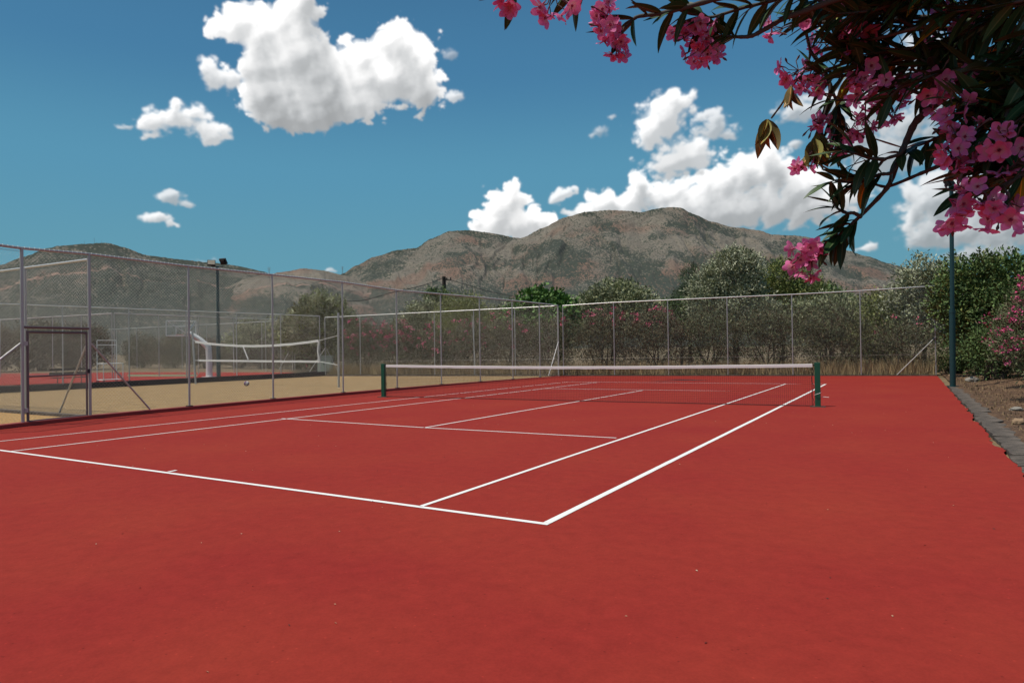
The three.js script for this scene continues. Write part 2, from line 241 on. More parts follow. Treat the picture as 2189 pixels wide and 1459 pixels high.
{
  const pts = [...rightEdge, [9.44, -19.42], ...BP.slice().reverse().map(p => [p[0], p[2] + 0.02]), ...LP.slice().reverse().map(p => [p[0] + 0.03, p[2]]), [-10.6, 30]];
  const court = part('tennis_court', planeUV(sheet(pts, 0), 9), M.court, scene); structure(court);
  // white lines, each a painted sheet 4 mm above the court; ends butt against one another
  const line = (a, b, w, label) => {
    const d = V(b[0] - a[0], 0, b[1] - a[1]).normalize(), s = V(-d.z, 0, d.x).multiplyScalar(w / 2), L = Math.hypot(b[0] - a[0], b[1] - a[1]), n = Math.max(2, Math.ceil(L / 0.25)), mb = new MB();
    for (let k = 0; k <= n; k++) { const t = k / n, j = fbm(t * L * 0.35 + a[0] * 3, a[1], 2) * 0.008, e1 = fbm(t * L * 6, a[0] + 5, 2) * 0.003, x = lerp(a[0], b[0], t), z = lerp(a[1], b[1], t); for (const q of [-1, 1]) mb.vert(x + s.x * q + s.x / w * 2 * (j + e1 * q), 0.004, z + s.z * q + s.z / w * 2 * (j + e1 * q), 0, 1, 0); if (k) { const o = (k - 1) * 2; mb.i.push(o, o + 1, o + 2, o + 1, o + 3, o + 2); } }
    const m = mb.build('court_line', M.white, court); if (label) m.userData.label = label; return m;
  };
  const mixp = (a, b, t) => [lerp(a[0], b[0], t), lerp(a[1], b[1], t)];
  const nR = [5.50, 11.90], nRs = [4.10, 11.92], nLs = [-4.20, 11.81], nL = [-5.86, 11.78], fR = [5.55, -11.17], fRs = [4.16, -11.13], fLs = [-3.40, -10.25], fL = [-4.78, -10.27];
  line([5.535, 11.92], [-6.2, 11.775], 0.062, 'near baseline');
  line([5.50, 11.885], fR, 0.072, 'right doubles sideline');
  line([4.10, 11.885], fRs, 0.056, 'right singles sideline');
  line([-4.20, 11.775], fLs, 0.052, 'left singles sideline');
  line([-5.86, 11.74], fL, 0.045, 'left doubles sideline');
  line([3.99, 6.36], [0.035, 6.45], 0.05, 'near service line'); line([-0.005, 6.45], [-4.17, 6.31], 0.05);
  line([0.015, 6.43], [0.26, -5.66], 0.05, 'centre service line');
  line([4.03, -6.35], [-3.7, -5.62], 0.05, 'far service line');
  line([5.6, -11.25], [-4.8, -10.32], 0.05, 'far baseline');
  line([-0.06, 11.80], [-0.07, 11.68], 0.05, 'centre mark');
  // dark damp stains on the far end
  const stainMat = std(0.055, 0.012, 0.012, 0.6);
  for (const [x, z, rx, rz, s] of [[-0.9, -11.75, 0.55, 0.16, 1], [-0.3, -13.2, 0.75, 0.42, 2], [-0.75, -13.0, 0.3, 0.16, 3]]) { const q = []; for (let k = 0; k < 26; k++) { const a = k / 26 * Math.PI * 2, r = 1 + fbm(Math.cos(a) * 2 + s * 5, Math.sin(a) * 2, 3) * 0.7; q.push([x + Math.cos(a) * rx * r + Math.sin(a) * 0.1, z + Math.sin(a) * rz * r]); } part('stain', sheet(q, 0.0035), stainMat, court); }
}
{ // left kerb under the fence, painted like the court
  const mb = new MB();
  for (let i = 0; i < LP.length - 1; i++) {
    const a = LP[i], b = LP[i + 1], d = V(b[0] - a[0], 0, b[2] - a[2]).normalize(), n = V(-d.z, 0, d.x), f = 0.13;   // n points to the court
    const A = V(a[0], a[1], a[2]), B = V(b[0], b[1], b[2]); if (i === 0) A.addScaledVector(d, -6);
    const o = n.x > 0 ? n : n.clone().negate();
    const a1 = A.clone().addScaledVector(o, f), b1 = B.clone().addScaledVector(o, f), a0 = A.clone().addScaledVector(o, -0.12), b0 = B.clone().addScaledVector(o, -0.12);
    const dn = p => p.clone().setY(-0.05);
    mb.quad(a0, b0, b1, a1); mb.quad(a1, b1, dn(b1), dn(a1)); mb.quad(a0, dn(a0), dn(b0), b0);
  }
  structure(mb.build('fence_kerb', M.redPaint, scene));
}
structure(part('sand_court', planeUV(sheet([[-9.4, 7.6], [-23.9, 8.0], [-23.5, 0], [-22.45, -13.0], [-7.9, -15.95], [-8.6, -12], [-9.3, -7], [-9.45, 0]], -0.01), 4), M.sand, scene));
{ // gravel strip beyond the gate
  const g = planeUV(sheet([[-8.6, 14], [-8.9, 8.2], [-10.9, 7.95], [-30, 8.2], [-34, 14]], -0.012), 3); structure(part('gravel_path', g, new THREE.MeshStandardMaterial({ map: texture(512, (x, y) => { const b = tn(x, y, 46, 3, 0.75), s = hr(), k = 0.85 + b * 0.6 + (s - 0.5) * 0.35; return [0.42 * k, 0.245 * k, 0.085 * k]; }), roughness: 1, side: THREE.DoubleSide }), scene));
}
{ // low black wall between sand and the ball court
  const mb = new MB(); const pts = [[-24.35, 9], [-23.9, 3.4], [-23.54, 0], [-23.1, -4.9], [-22.6, -13.3]], w = 0.11, h = 0.25;
  for (let i = 0; i < pts.length - 1; i++) { const A = pts[i], B = pts[i + 1]; const q = (p, dx, y) => V(p[0] + dx, y, p[1]); mb.quad(q(A, w, -0.04), q(B, w, -0.04), q(B, w, h), q(A, w, h)); mb.quad(q(A, -w, h), q(A, w, h), q(B, w, h), q(B, -w, h)); mb.quad(q(A, -w, -0.04), q(A, -w, h), q(B, -w, h), q(B, -w, -0.04)); }
  const wl = mb.build('low_wall', M.blackWall, scene); wl.userData = { label: 'long low black wall between the sand and the ball court', category: 'wall' };
}
{ const bc = structure(part('basketball_court', planeUV(sheet([[-33.2, 3], [-30.2, -3.7], [-25.6, -12.4], [-30.0, -17.6], [-45, -15.6], [-62, -9], [-60, 4]], -0.008), 9), M.court, scene));
  part('painted_key', sheet([[-36.8, -9.5], [-31.2, -10.7], [-34.0, -12.7], [-40.3, -11.5]], -0.004), std(0.12, 0.19, 0.09, 0.85), bc); }
{ // dirt bank at the right
  const nx = 60, nz = 150, mb = new MB();
  for (let j = 0; j <= nz; j++) for (let i = 0; i <= nx; i++) { const u = i / nx, z = 22 - j / nz * 70, x = 9.66 + fbm(z * 1.3, 5, 3) * 0.07 * (1 - u) + u * u * 40; const d = x - 9.72, y = 0.012 + 0.55 * sstep(0.4, 5, d) * (0.5 + 0.5 * sstep(8, -14, z)) + fbm(x * 0.5, z * 0.5, 4) * 0.12 * sstep(0, 1.2, d) + fbm(x * 3, z * 3, 3) * 0.025 * sstep(0, 0.3, d); mb.vert(x, y, z, 0, 1, 0, undefined, x / 3, z / 3); }
  for (let j = 0; j < nz; j++) for (let i = 0; i < nx; i++) { const a = j * (nx + 1) + i, b = a + nx + 1; mb.i.push(a, a + 1, b, a + 1, b + 1, b); }
  const g = mb.geometry(); g.computeVertexNormals(); structure(part('dirt_bank', g, M.earth, scene));
}
const bankY = (x, z) => { const d = x - 9.72; return 0.012 + 0.55 * sstep(0.4, 5, d) * (0.5 + 0.5 * sstep(8, -14, z)) + fbm(x * 0.5, z * 0.5, 4) * 0.12 * sstep(0, 1.2, d); };
{ // broken concrete kerb along the right edge, stone by stone
  const kerb = new THREE.Group(); kerb.name = 'kerb'; scene.add(kerb); structure(kerb); let z = 12; const r = rng(31);
  while (z > -10.2) {
    const L = 0.7 + r() * 0.6, w = 0.30 + r() * 0.07, mb = new MB(), n = 5, cx = 9.62 + (r() - 0.5) * 0.03, tilt = (r() - 0.5) * 0.03, y0 = 0.012 + r() * 0.025; const P = [];
    for (let k = 0; k <= n; k++) { const zz = z - k / n * (L - 0.015), e0 = (r() - 0.5) * 0.05, e1 = (r() - 0.5) * 0.12, yy = y0 + (r() - 0.5) * 0.012; P.push([cx - w / 2 + e0, yy + tilt, zz], [cx + w / 2 + e1, yy - tilt, zz]); }
    const q = p => V(...p), dn = p => V(p[0], -0.06, p[2]);
    for (let k = 0; k < n; k++) { const a = P[k * 2], b = P[k * 2 + 1], c = P[k * 2 + 2], d = P[k * 2 + 3]; mb.quad(q(a), q(b), q(d), q(c)); mb.quad(q(c), dn(c), dn(a), q(a)); mb.quad(q(b), dn(b), dn(d), q(d)); }
    mb.quad(q(P[0]), dn(P[0]), dn(P[1]), q(P[1])); mb.quad(q(P[2 * n]), q(P[2 * n + 1]), dn(P[2 * n + 1]), dn(P[2 * n]));
    const g = planeUV(mb.geometry(), 1.1); part('kerb_stone', g, M.kerb, kerb); z -= L;
  }
}

// ------------------------------------------------------------------ hills: real ridges kilometres away, scrub, rock and red soil by the vertex
const soft = (v, e) => Math.sqrt(v * v + e);
function hill(prof, o) {
  const { r0, rr, rb, cols, rows, seed, green = 0.4, red = 0.3, road } = o, cx = 8.28, cz = 17.28, back = Math.round(rows * 0.14), R = rows + back;
  const az0 = prof[0][0], az1 = prof[prof.length - 1][0], el = az => { let k = 0; while (k < prof.length - 2 && prof[k + 1][0] < az) k++; const a = prof[k], b = prof[k + 1], t = (az - a[0]) / (b[0] - a[0]); const t2 = lerp(t, sstep(0, 1, t), 0.5); return lerp(a[1], b[1], t2); };
  const P = new Float32Array((cols + 1) * (R + 1) * 3), C = new Float32Array(P.length), I = [], rnd = rng(seed * 17 + 3);
  const G = new Float32Array((cols + 1) * (R + 1));
  for (let i = 0; i <= cols; i++) {
    const az = lerp(az0, az1, i / cols), a = az * rad, dist = rr * (1 + 0.10 * fbm(az * 0.08 + seed, seed * 2.2, 2)), top = Math.tan((el(az) + fbm(az * 3 + seed, 1, 4) * 0.05) * rad) * dist + 1.55;
    for (let j = 0; j <= R; j++) {
      const s = j <= rows ? j / rows : 1 + (j - rows) / back, rd = s <= 1 ? lerp(r0, dist, s) : lerp(dist, rb, s - 1), x = cx + Math.sin(a) * rd, z = cz - Math.cos(a) * rd;
      const wob = fbm(az * 0.22 + seed * 3, s * 1.7, 3) * 3.2, gul = 1 - soft(pn(az * 0.26 + wob * 0.35 + seed * 9, s * 0.9 + seed), 0.045) * 2.1, gul2 = 1 - soft(pn(az * 0.85 + wob + seed * 5, s * 2.4), 0.012) * 2.2, gul3 = 1 - soft(pn(az * 2.6 + wob * 2, s * 6), 0.01) * 2.2;
      const cut = sstep(0, 1.1, gul) * 0.10 + sstep(0, 1.1, gul2) * 0.04 + sstep(0, 1.1, gul3) * 0.008, mask = Math.sqrt(clamp(4 * s * (1 - s)));
      let y = s <= 1 ? top * Math.pow(s, 1.25) * (1 - cut * mask) : top * (1 - (s - 1) * 0.8);
      y += (fbm(a * rr / 90, s * (rr - r0) / 300, 3) * 6 + fbm(a * rr / 18, s * (rr - r0) / 50, 2) * 1.8) * clamp(s * 2) * (s > 0.97 ? 0.35 : 1);
      const k = (j * (cols + 1) + i) * 3; P[k] = x; P[k + 1] = y - 1; P[k + 2] = z; G[k / 3] = cut;
      // ground cover, in metres along and down the slope
      const lx = a * rr, lz = s * (rr - r0) / 3.4;
      const big = fbm(lx / 330 + seed, lz / 260, 4), med = fbm(lx / 70, lz / 60 + seed, 3);
      let cover = green + big * 0.75 + med * 0.55 + (cut - 0.07) * 2.2 + 0.55 * sstep(0.06, 0.18, fbm(lx / 190 + 40 + lz / 200, lz / 120 - seed * 7, 4)) + 0.75 * sstep(0.55, 0.2, s) - 0.22 * sstep(0.6, 1, s), soil = sstep(-0.15, 0.35, fbm(lx / 260 - 9, lz / 150 + seed * 4, 3) * 0.9 + red - 0.3 - Math.abs(s - 0.5) * 0.5);
      let c = [lerp(0.150, 0.160, soil), lerp(0.130, 0.099, soil), lerp(0.100, 0.070, soil)]; const v = 0.8 + rnd() * 0.4 + med * 0.3; c = c.map(q => q * v);
      if (road) for (const [ra, rs, rw] of [[0, 0, 0]]) { const rsV = road[0] + fbm(az * 0.12, 4, 2) * road[1]; if (Math.abs(s - rsV) < road[2] * (0.6 + 0.8 * rnd())) { cover -= 0.75; c = [0.26 * v, 0.165 * v, 0.125 * v]; } }
      if (rnd() < clamp(cover, 0.05, 0.93)) { const w = 0.7 + rnd() * 0.6; c = [0.034 * w, 0.041 * w, 0.028 * w]; }
      C[k] = c[0]; C[k + 1] = c[1]; C[k + 2] = c[2];
    }
  }
  for (let j = 0; j < R; j++) for (let i = 0; i < cols; i++) { const a = j * (cols + 1) + i, b = a + cols + 1; I.push(a, a + 1, b, a + 1, b + 1, b); }
  const g = new THREE.BufferGeometry(); g.setAttribute('position', new THREE.BufferAttribute(P, 3)); g.setAttribute('color', new THREE.BufferAttribute(C, 3)); g.setIndex(I); g.computeVertexNormals();
  const m = part(o.name, g, hillMat, scene); structure(m, o.label, 'hill');
}
const hillMat = new THREE.MeshStandardMaterial({ vertexColors: true, roughness: 1, side: THREE.DoubleSide });
hill([[-80, 0.6], [-73.56, 3.46], [-70.31, 4.76], [-66.72, 6.03], [-65.44, 6.64], [-64.11, 7.3], [-63.43, 7.54], [-61.91, 7.77], [-60.48, 7.93], [-59.54, 7.69], [-57.95, 7.17], [-55.93, 6.99], [-54, 6.86], [-52.02, 6.68], [-49.98, 6.27], [-48.59, 5.82], [-45.74, 5.01], [-42.82, 3.71], [-38, 0.6]], { name: 'hill', label: 'dark green hill with masts at the far left', r0: 700, rr: 2500, rb: 3300, cols: 460, rows: 150, seed: 1, green: 0.95, red: 0.2, road: [0.66, 0.05, 0.008] });
hill([[-58, 0.5], [-55.32, 3.97], [-52.7, 5.01], [-50.67, 5.85], [-49.29, 6.1], [-48.41, 6.27], [-46.81, 6.56], [-45.36, 6.44], [-43.9, 6.12], [-41.68, 5.42], [-39.05, 4.09], [-36, 0.5]], { name: 'hill', label: 'small brown rounded hill between the left hill and the mountain', r0: 600, rr: 2050, rb: 2700, cols: 300, rows: 140, seed: 2, green: 0.5, red: 0.4, road: [0.78, 0.06, 0.008] });
hill([[-51, 0.5], [-47.19, 4.07], [-45.01, 5.4], [-43.72, 6.24], [-42.78, 6.85], [-41.28, 7.59], [-39.38, 8.17], [-37.85, 8.34], [-36.68, 9.07], [-35.12, 9.72], [-33.57, 9.79], [-31.62, 9.55], [-29.28, 9.1], [-26.55, 8.51], [-23.47, 6.98], [-20.81, 4.6], [-15, 0.5]], { name: 'mountain', label: 'middle mountain with a rounded shoulder left of the main peak', r0: 700, rr: 2900, rb: 3800, cols: 480, rows: 200, seed: 3, green: 0.42, red: 0.3 });
hill([[-40, 0.5], [-36.36, 4.08], [-34.48, 5.73], [-32.44, 6.87], [-30.78, 8.05], [-29, 9.14], [-27.31, 9.9], [-25.35, 10.73], [-23.79, 11.09], [-21.86, 11.17], [-20.26, 11.04], [-19.2, 10.86], [-18.14, 11.07], [-16.87, 11.15], [-16.06, 11.06], [-15.04, 10.52], [-13.6, 9.81], [-11.82, 9.26], [-10.07, 8.92], [-9.02, 8.52], [-7.66, 8.36], [-6.74, 8.18], [-4.92, 7.45], [-3.94, 6.99], [-2.48, 6.4], [-1.1, 5.79], [-0.18, 5.45], [0.63, 5.2], [3.16, 4.23], [6.78, 2.74], [9.91, 1.67], [16, 0.5]], { name: 'mountain', label: 'tallest rocky mountain with twin summits behind the trees', r0: 650, rr: 2700, rb: 3700, cols: 760, rows: 230, seed: 4, green: 0.36, red: 0.36 });
// ------------------------------------------------------------------ chain-link fences: posts, rails and woven wire
const lean = V(0.0, 1, 0);
function post(parent, p, h, r = 0.03, mat = M.steel, name = 'post') {
  const mb = new MB(), b = V(p[0], p[1] - 0.03, p[2]), t = V(p[0], p[1] + h, p[2]); mb.tube([b, t, V(p[0], p[1] + h + r * 0.7, p[2])], [r, r, r * 0.5], 10); return mb.build(name, mat, parent);
}
function meshPanel(parent, a, b, ha, hb, o = {}) {   // a, b: bases; diamonds of wire between the posts
  const pitch = o.pitch || 0.060, wr = o.wr || 0.0011, A = V(...a), B = V(...b), L = A.distanceTo(B), H = (ha + hb) / 2 - 0.02, lo = o.lo ?? 0.03, step = pitch * Math.SQRT2, d = B.clone().sub(A).normalize(), n = V(-d.z, 0, d.x).normalize();
  const pos = (s, t, off) => { const k = s / L, h = lerp(ha, hb, k) - 0.02; return V(lerp(A.x, B.x, k) + n.x * off, lerp(A.y, B.y, k) + lo + t / H * (h - lo), lerp(A.z, B.z, k) + n.z * off); };
  const mb = new MB();
  for (const sg of [1, -1]) for (let k = -H; k < L + H; k += step) {
    // line s = k + t (sg=1) or s = k + H - t
    let t0 = 0, t1 = H; const s = t => sg > 0 ? k + t : k + H - t; const lim = v => sg > 0 ? v - k : k + H - v;
    const e0 = lim(0), e1 = lim(L); t0 = Math.max(t0, Math.min(e0, e1)); t1 = Math.min(t1, Math.max(e0, e1)); if (t1 - t0 < 0.02) continue;
    mb.tube([pos(s(t0), t0, sg * 0.0018), pos(s(t1), t1, sg * 0.0018)], wr, 5, false);
  }
  const m = mb.build('wire_mesh', o.mat || M.wire, parent); m.userData.kind = 'stuff'; return m;
}
function rail(parent, a, b, r = 0.024, mat = M.bright, name = 'top_rail') { const mb = new MB(); mb.tube([V(...a), V(...b)], r, 10); return mb.build(name, mat, parent); }
function ties(parent, a, b, r, every = 0.11) {   // wire looped slantwise over the rail
  const A = V(...a), B = V(...b), L = A.distanceTo(B), d = B.clone().sub(A).normalize(), s = V(-d.z, 0, d.x).normalize(), mb = new MB();
  for (let x = 0.04; x < L - 0.05; x += every) { const pts = []; for (let k = 0; k <= 6; k++) { const a2 = -0.6 + k / 6 * 4.2; const c = A.clone().addScaledVector(d, x + k * 0.006); c.addScaledVector(s, Math.cos(a2) * (r + 0.004)); c.y += Math.sin(a2) * (r + 0.004); pts.push(c); } mb.tube(pts, 0.0045, 4, false); }
  const m = mb.build('tie_wire', M.whiteSteel, parent); m.userData.kind = 'stuff'; return m;
}
function fence(label, posts, o = {}) {
  const f = thing('chain_link_fence', label, 'fence'), skip = o.skip || [];
  posts.forEach((p, i) => { if (!(o.noPost || []).includes(i)) post(f, p, p[3], (o.r || 0.026) * (o.slim && i > 2 ? 0.8 : 1)); });
  for (let i = 0; i < posts.length - 1; i++) {
    const a = posts[i], b = posts[i + 1], ta = [a[0], a[1] + a[3], a[2]], tb = [b[0], b[1] + b[3], b[2]];
    rail(f, ta, tb, o.rr || 0.024, o.railMat || M.bright); if (o.ties) ties(f, ta, tb, o.rr || 0.024);
    if (!skip.includes(i)) meshPanel(f, a, b, a[3], b[3], o);
    else meshPanel(f, [a[0], a[1] + 2.08, a[2]], [b[0], b[1] + 2.08, b[2]], a[3] - 2.08, b[3] - 2.08, o);
    if (o.wires) for (const h of o.wires) if (!skip.includes(i)) { const mb = new MB(); mb.tube([V(a[0], a[1] + a[3] * h, a[2]), V(b[0], b[1] + b[3] * h, b[2])], 0.004, 4, false); mb.build('tension_wire', M.wire, f); }
  }
  return f;
}
function brace(parent, a, b, r = 0.022, mat = M.steel) { const mb = new MB(); mb.tube([V(...a), V(...b)], r, 8); return mb.build('brace', mat, parent); }
const G1 = LP[1], G2 = LP[2];
{
  const f = fence('tall chain-link fence along the left side of the red court', LP, { ties: true, slim: true, rr: 0.03, r: 0.034, skip: [1], railMat: M.steel, wr: 0.0012, wires: [0.98] });
  brace(f, [G2[0], G2[1] + 1.7, G2[2] - 0.04], [LP[2][0] * 0.43 + LP[3][0] * 0.57 , 0.10, lerp(LP[2][2], LP[3][2], 0.57)]);
  brace(f, [G1[0], G1[1] + 1.7, G1[2] + 0.04], [LP[0][0], 0.9, LP[0][2] - 0.3]);
  brace(f, [LP[11][0], 1.85, LP[11][2]], [LP[11][0] - 0.12, 0.05, LP[11][2] + 1.0], 0.02, M.bright);
  for (const p of LP.slice(3, 11)) { const mb = new MB(); const s = []; mb.tube([V(p[0], p[1] - 0.02, p[2]), V(p[0], p[1] + 0.022, p[2])], [0.12, 0.085], 9); mb.build('footing', M.kerb, f); }
}
{
  const f = fence('chain-link fence across the far end of the red court', BP, { wires: [0.24] });
  brace(f, [9.37, 1.75, -19.44], [7.82, 0.04, -19.13]);
  const mb = new MB(); for (let i = 0; i < BP.length - 1; i++) { const a = BP[i], b = BP[i + 1]; const q = (p, y, dz) => V(p[0], y, p[2] + dz); mb.quad(q(a, -0.04, 0.07), q(b, -0.04, 0.07), q(b, 0.05, 0.07), q(a, 0.05, 0.07)); mb.quad(q(a, 0.05, 0.07), q(b, 0.05, 0.07), q(b, 0.05, -0.09), q(a, 0.05, -0.09)); mb.quad(q(a, 0.05, -0.09), q(b, 0.05, -0.09), q(b, -0.04, -0.09), q(a, -0.04, -0.09)); }
  const e = mb.geometry(); part('concrete_footing', planeUV(e, 1.3), M.kerb, f);
}
const SBP = []; for (let k = 0; k <= 6; k++) { const t = k / 6; SBP.push([lerp(-8.06, -22.42, t), 0, lerp(-15.98, -13.15, t), lerp(3.77, 3.55, t)]); }
{ const f = fence('chain-link fence along the far end of the sand court', SBP, { wires: [0.24], wr: 0.0010 });
  const mb = new MB(); const a = SBP[0], b = SBP[6], q = (p, y, dz) => V(p[0], y, p[2] + dz); mb.quad(q(a, -0.04, 0.07), q(b, -0.04, 0.07), q(b, 0.06, 0.07), q(a, 0.06, 0.07)); mb.quad(q(a, 0.06, 0.07), q(b, 0.06, 0.07), q(b, 0.06, -0.09), q(a, 0.06, -0.09)); part('concrete_footing', planeUV(mb.geometry(), 1.3), M.kerb, f);
  brace(f, [-22.4, 1.67, -13.12], [-23.5, 0.26, -12.9], 0.02, M.bright); brace(f, [-22.3, 1.67, -13.12], [-21.4, 0.1, -13.3], 0.012); brace(f, [-12.9, 3.4, -14.95], [-12.2, 0.05, -14.2], 0.012); }
{ const ps = []; for (let k = 0; k <= 5; k++) { const t = k / 5; ps.push([lerp(-23.62, -22.6, t), 0.25, lerp(1.2, -12.9, t), 3.38]); } ps.unshift([-23.85, 0.25, 4.0, 3.38], [-24.05, 0.25, 6.9, 3.38]); [ps[0], ps[1]] = [ps[1], ps[0]];
  fence('chain-link fence on the low black wall beside the sand court', ps, { wr: 0.0010 }); }
{ const ps = []; for (let k = 0; k <= 5; k++) { const t = k / 5; ps.push([lerp(-9.15, -23.9, t), 0.0, lerp(7.9, 8.05, t), 3.86]); }
  const f = fence('chain-link fence leading away to the left behind the gate', ps, { noPost: [0], r: 0.034, rr: 0.028 });
  brace(f, [-9.25, 1.75, 7.9], [-10.5, 0.03, 7.91]);
  const mb = new MB(); mb.box(-16.5, 0.0, 7.98, 14.6, 0.12, 0.16, -0.0102); part('concrete_footing', planeUV(mb.geometry(), 1.3), M.kerb, f); }
{ const ps = []; for (let k = 0; k <= 5; k++) { const t = k / 5; ps.push([lerp(-33.8, -34.3, t), 0, lerp(-6.9, -21.6, t), 4]); } fence('far chain-link fence along the near side of the ball court', ps, { pitch: 0.07, wr: 0.0010 }); }
{ const ps = []; for (let k = 0; k <= 4; k++) { const t = k / 4; ps.push([lerp(-34.05, -46.6, t), 0, lerp(-6.9, -6.3, t), 4]); } fence('far chain-link fence running left from the ball court corner', ps, { pitch: 0.07, wr: 0.0010 }); }
{ const ps = []; for (let k = 0; k <= 8; k++) { const t = k / 8; ps.push([lerp(-34.6, -65, t), 0, lerp(-21.65, -23, t), 4]); } const f = fence('farthest chain-link fence behind the ball court', ps, { pitch: 0.07, wr: 0.0010 }); brace(f, [-34.6, 1.9, -21.6], [-35.9, 0.03, -21.4], 0.025, M.bright); }
{ // the gate
  const g = thing('gate', 'closed steel-framed chain-link gate between two tall fence posts', 'gate');
  const A = V(G1[0], G1[1], G1[2]), B = V(G2[0], G2[1], G2[2]), d = B.clone().sub(A).normalize(), L = A.distanceTo(B), at = (s, y) => V(A.x + d.x * s, A.y + y, A.z + d.z * s), T = (n, a, b, r) => { const mb = new MB(); mb.tube([a, b], r, 10); return mb.build(n, M.gateSteel, g); };
  T('lintel', at(0.03, 2.06), at(L - 0.03, 2.06), 0.028);
  T('frame_stile', at(0.11, -0.02), at(0.11, 1.98), 0.028); T('frame_stile', at(L - 0.08, -0.02), at(L - 0.08, 1.98), 0.022);
  T('frame_rail', at(0.11, 1.955), at(L - 0.08, 1.955), 0.024); T('frame_rail', at(0.11, 0.0), at(L - 0.08, 0.0), 0.026); T('frame_rail', at(0.11, 0.98), at(L - 0.08, 0.98), 0.020);
  const a = at(0.13, 0), b = at(L - 0.1, 0); meshPanel(g, [a.x, a.y, a.z], [b.x, b.y, b.z], 1.95, 1.95, { wr: 0.0012, lo: 0.01 });
  for (const y of [0.25, 1.7]) { const mb = new MB(); const p = at(0.07, y); mb.box(p.x, p.y, p.z, 0.05, 0.09, 0.07); mb.build('hinge', M.steel, g); }
  { const mb = new MB(); const p = at(L - 0.04, 1.05); mb.box(p.x, p.y, p.z, 0.05, 0.1, 0.09); mb.build('latch', M.black, g); }
}

// ------------------------------------------------------------------ tennis net
{
  const n = thing('tennis_net', 'tennis net with white top band between two green posts', 'net');
  const A = V(-6.59, 0, -0.04), B = V(6.35, 0, -1.03), d = B.clone().sub(A).normalize(), L = A.distanceTo(B), ang = Math.atan2(-d.z, d.x);
  const at = (s, y, off = 0) => V(A.x + d.x * s - d.z * off, y, A.z + d.z * s + d.x * off);
  const topY = s => { const k = s / L; return 1.045 - 0.055 * Math.sin(Math.PI * clamp(k)) + fbm(s * 0.9, 2, 2) * 0.006; };
  for (const [s, w] of [[0, 0.13], [L, 0.13]]) {
    const p = at(s, 0.535), mb = new MB(); mb.box(p.x, p.y + 0.01, p.z, w, 1.08, 0.10, ang, 0, 0.008); const po = mb.build('post', M.greenSteel, n);
    const fb = new MB(); fb.box(p.x, 0.006, p.z, 0.34, 0.016, 0.26, ang); fb.build('base_plate', M.kerb, po);
    const pl = new MB(); const q = at(s + (s ? -0.07 : 0.07), 1.02); pl.tube([V(q.x, q.y, q.z - 0.04), V(q.x, q.y, q.z + 0.04)], 0.022, 10); pl.build('pulley', M.black, po);
  }
  const cords = new MB(), r = 0.0021, s0 = 0.12, s1 = L - 0.12, st = 0.048;
  for (let s = s0; s <= s1; s += st) cords.tube([at(s, 0.025), at(s, topY(s) - 0.02)], r, 3, false);
  for (let y = 0.03; y < 1.0; y += st) { const pts = []; for (let k = 0; k <= 20; k++) { const s = lerp(s0, s1, k / 20); pts.push(at(s, y * (topY(s) / 1.045))); } cords.tube(pts, r, 3, false); }
  const cm = cords.build('netting', M.cord, n); cm.userData.kind = 'stuff';
  const hem = new MB(); hem.tube([at(s0, 0.022), at(L / 2, 0.014), at(s1, 0.022)], 0.007, 5); hem.build('bottom_cord', M.cord, n);
  for (const s of [s0, s1]) { const mb = new MB(); mb.tube([at(s, 0.02), at(s, topY(s))], 0.006, 5); mb.build('side_cord', M.cord, n); }
  const band = new MB(), K = 120; let prev;
  for (let k = 0; k <= K; k++) { const s = lerp(0.11, L - 0.11, k / K), y = topY(s), w = 0.072 + fbm(s * 2.2, 7, 2) * 0.01, o = 0.012 + fbm(s * 3.1, 1, 2) * 0.006; const q = [at(s, y + 0.006, 0), at(s, y - 0.004, o), at(s, y - w, o * 1.1), at(s, y - w, -o), at(s, y - 0.004, -o)]; if (prev) for (let j = 0; j < 5; j++) band.quad(prev[j], q[j], q[(j + 1) % 5], prev[(j + 1) % 5]); prev = q; }
  band.build('top_band', M.bandCloth, n);
  for (const [a, b] of [[0.02, 0.12], [L - 0.12, L - 0.02]]) { const mb = new MB(); mb.tube([at(a, 1.03), at(b, 1.02)], 0.005, 5); mb.build('cable', M.black, n); }
  { const mb = new MB(), pts = []; for (let k = 0; k <= 14; k++) { const a = k / 14 * 4.4; pts.push(at(L + 0.075 * Math.cos(a) , 0.36 - k * 0.008, 0.085 * Math.sin(a))); } pts.push(at(L + 0.25, 0.24, 0.06)); mb.tube(pts, 0.006, 5); mb.build('rope', M.whiteCloth, n); }
  { const mb = new MB(), pts = []; for (let k = 0; k <= 12; k++) pts.push(at(L - 0.11 + Math.sin(k * 1.3) * 0.03, lerp(0.95, 0.03, k / 12), 0.03)); mb.tube(pts, 0.006, 5); mb.build('rope', M.cord, n); }
  { const mb = new MB(), pts = []; for (let k = 0; k <= 8; k++) pts.push(at(0.1 + Math.sin(k * 0.9) * 0.04 + k * 0.008, lerp(0.5, 0.02, Math.min(1, k / 6)), 0.04)); mb.tube(pts, 0.006, 5); mb.build('rope', M.cord, n); }
}

